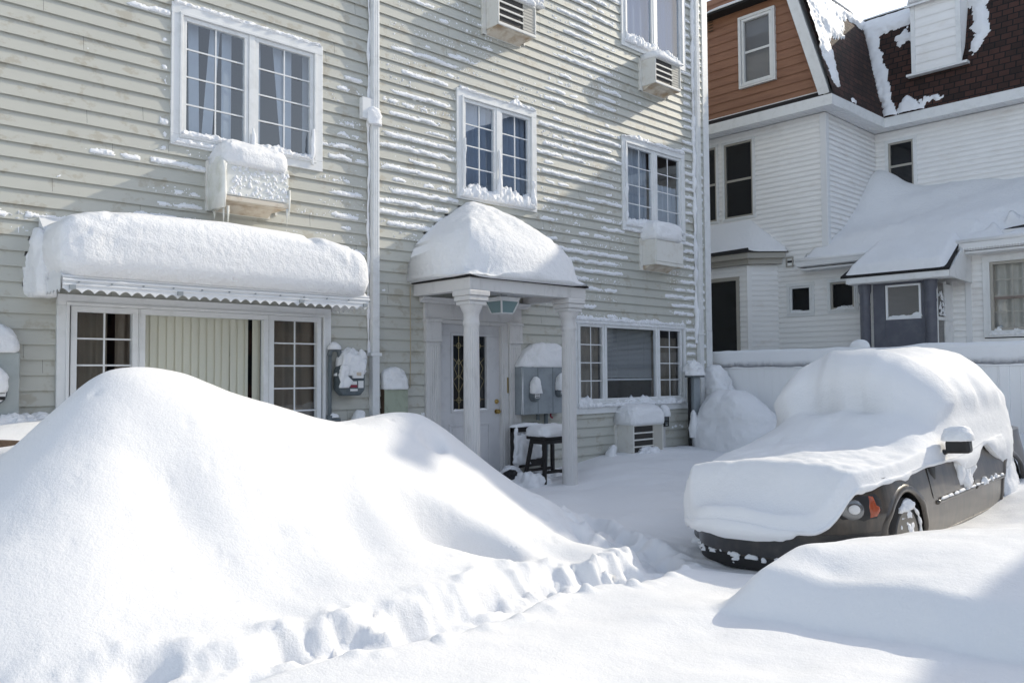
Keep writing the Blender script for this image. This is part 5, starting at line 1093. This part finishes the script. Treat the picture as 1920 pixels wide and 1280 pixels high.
def mA(u, v):
    m = -1+1.9*np.exp(-((u-10.62-.26-.10*v)/.26)**2)*smooth(.15, .6, v)*1.0; m = np.maximum(m, -1.0+1.75*smooth(.9, 2.1, v-.55*(u-11.2)*.8)*smooth(13.4, 12.2, u+.0*v)); m = np.maximum(m, -1+2*smooth(2.35, 2.7, v)); m = np.maximum(m, -1+1.1*np.exp(-((u-11.5)/.2)**2-((v-.25)/.3)**2))
    return np.where((u > 13.0+v*RUN/sl_) , -3, m)
slope_snow(fA, 10.64, 13.8, .0, sl_, mA, sd=8)
rs = MB(); lump(MB(), 12.2, 1.0, 1.55, 1.36, ZM+.05, .16, .6, .3, .03, 2, 60, 12, 3).build('roof_snow', M['cap_snow'], nh, smooth=True); lump(rs, 16.8, -2.6, 3.05, 2.95, ZM+.05, .14, .5, .2, .03, 2, 80, 12, 4); rs.build('roof_snow', M['cap_snow'], nh, smooth=True)
cp = MB(); cp.box(14.0, 14.5, -1.8, -1.2, ZM, ZM+.16); cp.build('roof_vent', M['shingle_black'], nh)
# dormer
DX = 13.12; dm = MB(plane_x(DX)); boards(dm, 1.68, 2.66, 7.95, 9.5, .20, [], .014, False, 9, True)
dm.build('dormer', M['white_siding'], nh, fix=False); dor = nh.children[-1]
dt = MB(plane_x(DX)); dt.box(1.66, 1.75, -.02, .03, 7.95, 9.5); dt.box(2.58, 2.68, -.02, .03, 7.95, 9.5); dt.box(1.55, 2.80, -.1, .06, 7.90, 7.95); dt.hexa([(1.58, .14, 9.42), (2.78, .14, 9.42), (2.78, -.7, 9.75), (1.58, -.7, 9.75)], [(1.58, .14, 9.47), (2.78, .14, 9.47), (2.78, -.7, 9.82), (1.58, -.7, 9.82)]); dt.build('dormer_trim', M['white_trim'], dor)
dk = MB(plane_x(DX)); dk.quad((2.67, 0, 7.95), (2.67, 0, 9.5), (2.67, -.7, 9.7), (2.67, -.4, 8.6)); dk.quad((1.67, 0, 7.95), (1.67, 0, 9.5), (1.67, -.7, 9.7), (1.67, -.4, 8.6)); dk.build('dormer_cheek', M['white_siding'], dor)
snowlump(dor, DX+.25, -2.18, .42, .62, 9.50, .22, .6, .4, n=.03, fr=5, nu=70, nv=14, seed=2, name='dormer_snow')
# windows of the white house
def dark_win(u0, u1, z0, z1, X_, sash_m='tan_frame', rail=True, sill=None, casing=.075):
    wn = window(nh, plane_x(X_), u0, u1, z0, z1, [(u0+casing, u1-casing, 1, 1)], casing=casing, sash=.04, out=.03, gl='glass_dark', sash_mat=sash_m)
    if rail: z = (z0+z1)/2; MB(plane_x(X_)).box(u0+casing+.03, u1-casing-.03, -.02, .002, z-.025, z+.025).build('meeting_rail', M[sash_m], wn)
    MB(plane_x(X_)).box(u0+.02, u1-.02, -.30, -.28, z0, z1).build('blind', M['dark_in'], wn)  # plain dark sheet, its black stands in for the unlit room
    return wn
dark_win(-1.80, -.95, 4.85, 6.70, XA, casing=.06); dark_win(-3.1, -1.90, 4.85, 6.70, XA, casing=.05)
w3 = dark_win(*opA[2], XA, 'white_trim', False); sill_rime(w3, PA, opA[2][0]+.07, opA[2][1]-.07, 2.645, .10, .03, 3); w4 = dark_win(*opA[3], XA, 'tan_frame', False); sill_rime(w4, PA, opA[3][0]+.07, opA[3][1]-.07, 2.66, .08, .03, 4)
wv_ = dark_win(.92, 1.62, 5.42, 6.66, XB)
# little wall vent
v_ = MB(PA); ring(v_, -.24, -.07, 3.65, 3.87, .025, .0, .05); wv2 = v_.build('wall_vent', M['tan_frame'], nh); MB(PA).box(-.215, -.095, .01, .014, 3.675, 3.845).build('opening', M['dark_in'], wv2)
# right-hand ground floor window with grids and drapes
wr = window(nh, PA, 3.62, 5.2, 1.98, 3.47, [(3.74, 5.08, 4, 4)], casing=.12, sash=.05, gl='glass', sash_mat='tan_frame', out=.05)
MB(PA).box(3.77, 5.05, -.03, .004, 2.66, 2.71).build('meeting_rail', M['brown_frame'], wr); folds(MB(PA), 3.75, 5.08, 2.1, 3.4, -.12, .03, .2, 31).build('curtain', M['ac_beige'], wr); sill_rime(wr, PA, 3.70, 5.1, 2.02, .13, .07, 5)
# shed roof over the ground floor, snow drifted up to the wall behind
ZR0, ZR1 = 3.66, 4.95
sh = MB(); sh.add([(XE, -.22, ZR0), (XE, -6.4, ZR0), (XB, -6.4, ZR1), (XB, YA, ZR1), (XA, YA-.0, 3.86), (XA, -.22, 3.86)], [(0, 1, 2, 3, 4, 5)]); sh.build('shed_roof', M['shingle_black'], nh)
gt = MB(); gt.prism([(XE-.09, 3.68), (XE-.075, 3.575), (XE+.02, 3.56), (XE+.02, 3.68)], 'y', -.22, -1.75); gt.build('gutter', M['vinyl_white'], nh, bevel=.006); gt = MB(); gt.prism([(XE-.06, 3.70), (XE-.06, 3.58), (XE+.02, 3.55), (XE+.02, 3.70)], 'y', -3.33, -6.4); gt.build('gutter', M['vinyl_white'], nh, bevel=.006)
so_ = MB(); so_.box(XE+.02, XA+.02, -.25, -6.4, 3.50, 3.54); so_.prism([(XE+.02, 3.56), (XA, 3.56), (XA, 3.92)], 'y', -.235, -.22); so_.build('soffit', M['vinyl_white'], nh)
ys = np.linspace(-.2, -6.4, 150); xs = np.linspace(0, 1, 70); Yg, Tg = np.meshgrid(ys, xs)
Xg = XE-.06+(XB-.01-XE+.06)*Tg; 
zroof = ZR0+(ZR1-ZR0)*(Xg-XE)/(XB-XE)
drift = .62*np.exp(-((Yg+.72)/.62)**2)*smooth(.35, 1.0, Tg)+.16*smooth(.5, 1, Tg)*np.exp(-((Yg+1.9)/1.5)**2)
hs = .10*smooth(0, .05, Tg)+.20*smooth(.02, .3, Tg)+drift+.06*smooth(.55, 1, Tg)+.03*fbm(Xg*1.4+Yg, Yg*.8, 0, 2, 8)+.012*vn(Xg*2+Yg*2.2, Yg*5-Xg*3, 0, 9)
hs = hs-.30*smooth(-.42, -.2, Yg)*smooth(.0, .2, Tg)
inside = ~((Xg > XA-.02) & (Yg > YA-.005))
bare = (smooth(.25, .65, fbm(Xg*2.2, Yg*2.2, 0, 3, 15)+.9*np.exp(-((Yg+4.35)/.5)**2-((Tg-.24)/.10)**2))); hs = hs-.45*bare*np.exp(-((Yg+4.35)/.6)**2)*np.exp(-((Tg-.24)/.13)**2)
Vx = np.stack([Xg.ravel(), Yg.ravel(), (zroof+hs).ravel()], 1); ny, nx = Xg.shape; Ii = np.arange(nx*ny).reshape(ny, nx); Q = np.stack([Ii[:-1, :-1], Ii[1:, :-1], Ii[1:, 1:], Ii[:-1, 1:]], -1).reshape(-1, 4)
grid_obj('roof_snow', *compact(Vx, Q[inside.ravel()[Q].all(1)]), M['cap_snow'], nh)
ed = MB(); ed.tube([(XE-.055, -.21, 3.70), (XE-.06, -1.0, 3.705), (XE-.06, -1.75, 3.705)], [.045, .05, .05], 10); ed.build('roof_snow', M['cap_snow'], nh, smooth=True); ed = MB(); ed.tube([(XE-.05, -3.33, 3.72), (XE-.05, -6.4, 3.72)], .04, 10); ed.build('roof_snow', M['cap_snow'], nh, smooth=True)
ic = MB()
for i in range(26): y = -3.4-i*.045; ic.tube([(XE-.055, y, 3.60), (XE-.055, y, 3.60-.03-.05*abs(sin(i*1.7)))], [.008, .002], 6)
ic.build('icicle_row', M['rime'], nh)
# glazed porch with a catslide roof
PX, P0, P1 = 10.0, -1.73, -3.09
pr_ = MB(); pr_.add([(9.68, -1.50, 3.19), (9.68, -3.45, 3.19), (10.5, -3.36, 3.72), (10.5, -1.72, 3.72), (9.68, -1.50, 3.15), (9.68, -3.45, 3.15), (10.5, -3.36, 3.66), (10.5, -1.72, 3.66)], [(0, 1, 2, 3), (7, 6, 5, 4), (0, 4, 5, 1), (1, 5, 6, 2), (2, 6, 7, 3), (3, 7, 4, 0)]); pr_.build('porch_roof', M['shingle_black'], nh)
ft = MB(); ft.box(9.69, 9.73, -1.60, -3.44, 3.04, 3.149); ft.box(9.73, 10.0, -1.62, -3.42, 3.03, 3.06); ft.prism([(9.72, 3.04), (10.88, 3.0), (10.88, 3.66), (10.5, 3.65), (9.72, 3.145)], 'y', -3.41, -3.44); ft.build('porch_fascia', M['white_trim'], nh)
us = np.linspace(0, 1, 40); vs_ = np.linspace(0, 1, 26); U, T2 = np.meshgrid(us, vs_)
y0 = -1.56-.20*T2; y1 = -3.38+.02*T2; Yp = y0+(y1-y0)*U; Xp = 9.70+.92*T2; Zp = 3.20+(3.80-3.20)*T2+.14*smooth(0, .12, T2)*smooth(0, .05, U)*smooth(1, .93, U)+.02*fbm(Xp*2, Yp*2, 0, 2, 5)
Zp = np.where((U < .001) | (U > .999) | (T2 < .001), 3.19+.6*T2, Zp)
Vx = np.stack([Xp.ravel(), Yp.ravel(), Zp.ravel()], 1); ny, nx = U.shape; Ii = np.arange(nx*ny).reshape(ny, nx); Q = np.stack([Ii[:-1, :-1], Ii[:-1, 1:], Ii[1:, 1:], Ii[1:, :-1]], -1).reshape(-1, 4)
grid_obj('porch_snow', Vx, Q, M['cap_snow'], nh)
PF = plane_x(PX); pc = MB(PF); pc.box(1.98, 2.20, -.03, .0, 0, 3.03); pc.box(2.86, 2.92, -.03, .0, 0, 3.03); pc.box(2.20, 2.86, -.03, -.005, 0, 2.34); pc.box(2.20, 2.86, -.03, -.005, 2.985, 3.03); pn = pc.build('porch_front', M['grey_door'], nh, bevel=.004)
dd = MB(PF); ring(dd, 2.22, 2.85, 2.34, 2.985, .035, -.02, .012); dd.build('frame', M['rime'], pn); MB(PF).box(2.25, 2.82, -.02, -.014, 2.37, 2.955).build('pane', M['glass_hazy'], pn); sill_rime(pn, PF, 2.25, 2.82, 2.375, .035, .015, 6); lump(MB(), PX-.002, -2.77, .02, .10, 2.375, .09, 1, .9, .01, 9, 30, 10, 3).build('snow', M['rime'], pn, smooth=True)
def pcol(y, r=.095): MB().lathe([(r*1.05, 0), (r*1.05, .1), (r, .12), (r, 2.62), (r*1.06, 2.64), (r*1.06, 2.67), (r, 2.69), (r, 2.84), (r*1.2, 2.9), (r*1.25, 3.03)], (PX-.03, y, 0), 28).build('porch_column', M['grey_door'], nh, smooth=True, auto=40)
pcol(-1.84); pcol(-3.03)
psd = MB(plane_y(-3.10)); 
for x0, x1 in ((10.06, 10.12), (10.46, 10.52), (10.84, 10.9)): psd.box(x0, x1, -.04, .0, 0, 3.03)
psd.box(10.06, 10.9, -.04, .004, 2.30, 2.36); psd.box(10.52, 10.84, -.03, -.006, 0, 2.30); psd.box(10.52, 10.84, -.03, -.006, 2.36, 2.98); pds = psd.build('porch_side', M['white_trim'], nh); MB(plane_y(-3.10)).box(10.12, 10.46, -.03, -.022, .4, 2.99).build('pane', M['glass_hazy'], pds)
b = MB()
for q in rng.uniform(0, 1, (50, 3)): lump(b, 10.13+.33*q[0]**.7, -3.105+.0, .012+.02*q[2], .012, 2.38+.45*q[1]**1.6, .02+.05*q[2], .9, .9, .01, 20, 10, 5, 2)
b.build('snow', M['rime'], pds, smooth=True)
# angled bay at the left with its own little roof
by = MB(PA); by.add([(-3.4, .34, -.4), (-.93, .34, -.4), (-.44, .0, -.4), (-.44, -.05, -.4), (-3.4, -.05, -.4), (-3.4, .34, 3.95), (-.93, .34, 3.95), (-.44, .0, 3.95), (-.44, -.05, 3.95), (-3.4, -.05, 3.95)], [(0, 1, 6, 5), (4, 0, 5, 9), (5, 6, 7, 8, 9)]); 
bays = by.build('bay', M['white_trim'], nh)
bb = MB(plane_x(XA-.452)); boards(bb, -3.4, -.90, -.4, 3.72, EXV, [(-2.6, -1.13, .0, 3.50)], .014, False, 5, True); bb.build('bay_wall', M['white_siding'], bays, fix=False)
def ang(p_): u, n_2, z = p_; k = .707; return (XA-.45+u*k-n_2*k, .90-u*k-n_2*k*1.0, z)
bb = MB(ang); boards(bb, .0, .64, -.4, 3.72, EXV, [], .014, False, 6, True); bb.box(-.05, .05, -.01, .022, -.4, 3.72); bb.build('bay_side', M['white_siding'], bays, fix=False)
bt = MB(); e = .10
pts = [(XA-.45-e, 3.4), (XA-.45-e, .90-e*.5), (XA-.0-.06, .44-e*1.2)]
zline(bt, pts, 3.74, 3.86, .04); pts2 = [(XA-.45-e-.10, 3.4), (XA-.55-e, .86-e*.5), (XA-.06, .36-e*1.2)]; zline(bt, pts2, 3.86, 3.98, .12); bt.build('bay_cornice', M['tan_frame'], bays)
br = MB(); br.add([(XA-.68, 3.4, 3.985), (XA-.68, .78, 3.985), (XA-.05, .18, 3.985), (XA, .18, 3.99), (XA, 1.15, 4.72), (XA, 3.4, 4.72)], [(0, 1, 4, 5), (1, 2, 3, 4)]); br.build('bay_roof', M['shingle_black'], bays)
brs = MB(); brs.add([(XA-.62, 3.4, 4.06), (XA-.60, .80, 4.06), (XA-.06, .24, 4.07), (XA+.005, .22, 4.08), (XA+.005, 1.12, 4.84), (XA+.005, 3.4, 4.84), (XA-.66, 3.4, 4.0), (XA-.65, .79, 4.0), (XA-.05, .20, 4.0), (XA-.30, 1.1, 4.52), (XA-.30, 3.4, 4.52), (XA-.22, .62, 4.40)], [(0, 1, 9, 10), (10, 9, 4, 5), (1, 2, 11), (1, 11, 4, 9), (2, 3, 4, 11), (6, 7, 1, 0), (7, 8, 2, 1)]); brs.build('bay_snow', M['cap_snow'], bays, smooth=True)
bw = MB(plane_x(XA-.45)); ring(bw, -2.6, -1.13, .0, 3.50, .08, -.06, .03); bwo = bw.build('bay_window', M['tan_frame'], bays); 
MB(plane_x(XA-.45)).box(-2.53, -1.2, -.05, -.04, .05, 3.44).build('bay_pane', M['glass_dark'], bays); MB(plane_x(XA-.45)).box(-3.3, -1.0, -.10, -.08, 0, 3.6).build('bay_dark_backing', M['dark_in'], bays)  # dark backing painted as the shade of the room behind the bay pane
rebase(nh); tag(nh, 'white vinyl house with a rust brown gable and dark shingled mansard roof', 'house')
# ------------------------------------------------------------------ buildings out of the picture that shade the yard and show in the panes
def block(name, label, x0, x1, y0, y1, zw, zr, run, m1, m2):
    o = empty(name, ((x0+x1)/2, (y0+y1)/2, -.3)); MB().box(x0, x1, y0, y1, -.4, zw).build('wall', M[m1], o)
    MB().hexa([(x0-.2, y0-.2, zw), (x1+.2, y0-.2, zw), (x1+.2, y1+.2, zw), (x0-.2, y1+.2, zw)], [(x0+run, y0+run, zr), (x1-run, y0+run, zr), (x1-run, y1-run, zr), (x0+run, y1-run, zr)]).build('roof', M[m2], o)
    wn_ = MB()
    for z in (.9, 3.7):
        y = y0+1.2
        while y < y1-1.5: wn_.box(x0-.03, x0+.01, y, y+1, z, z+1.5); y += 2.4
        x = x0+1.2
        while x < x1-1.5: wn_.box(x, x+1, y1-.01, y1+.03, z, z+1.5); x += 2.4
    wn_.build('window', M['dark_in'], o); rebase(o); tag(o, label, 'house'); return o
block('hipped_house', 'hip-roofed grey house past the driveway, out of the picture to the right', 13, 24, -22, -10.0, 7.885, 10.62, 1.4, 'grey_box', 'shingle_black')
block('brick_house', 'brick house across the street, behind the photographer', -14, 4, -40, -30, 7, 9.5, 3, 'brick', 'shingle_black')
block('brick_house', 'second brick house across the street, further right behind the photographer', 7, 30, -41, -31, 8, 10.5, 3, 'brick', 'shingle_black')
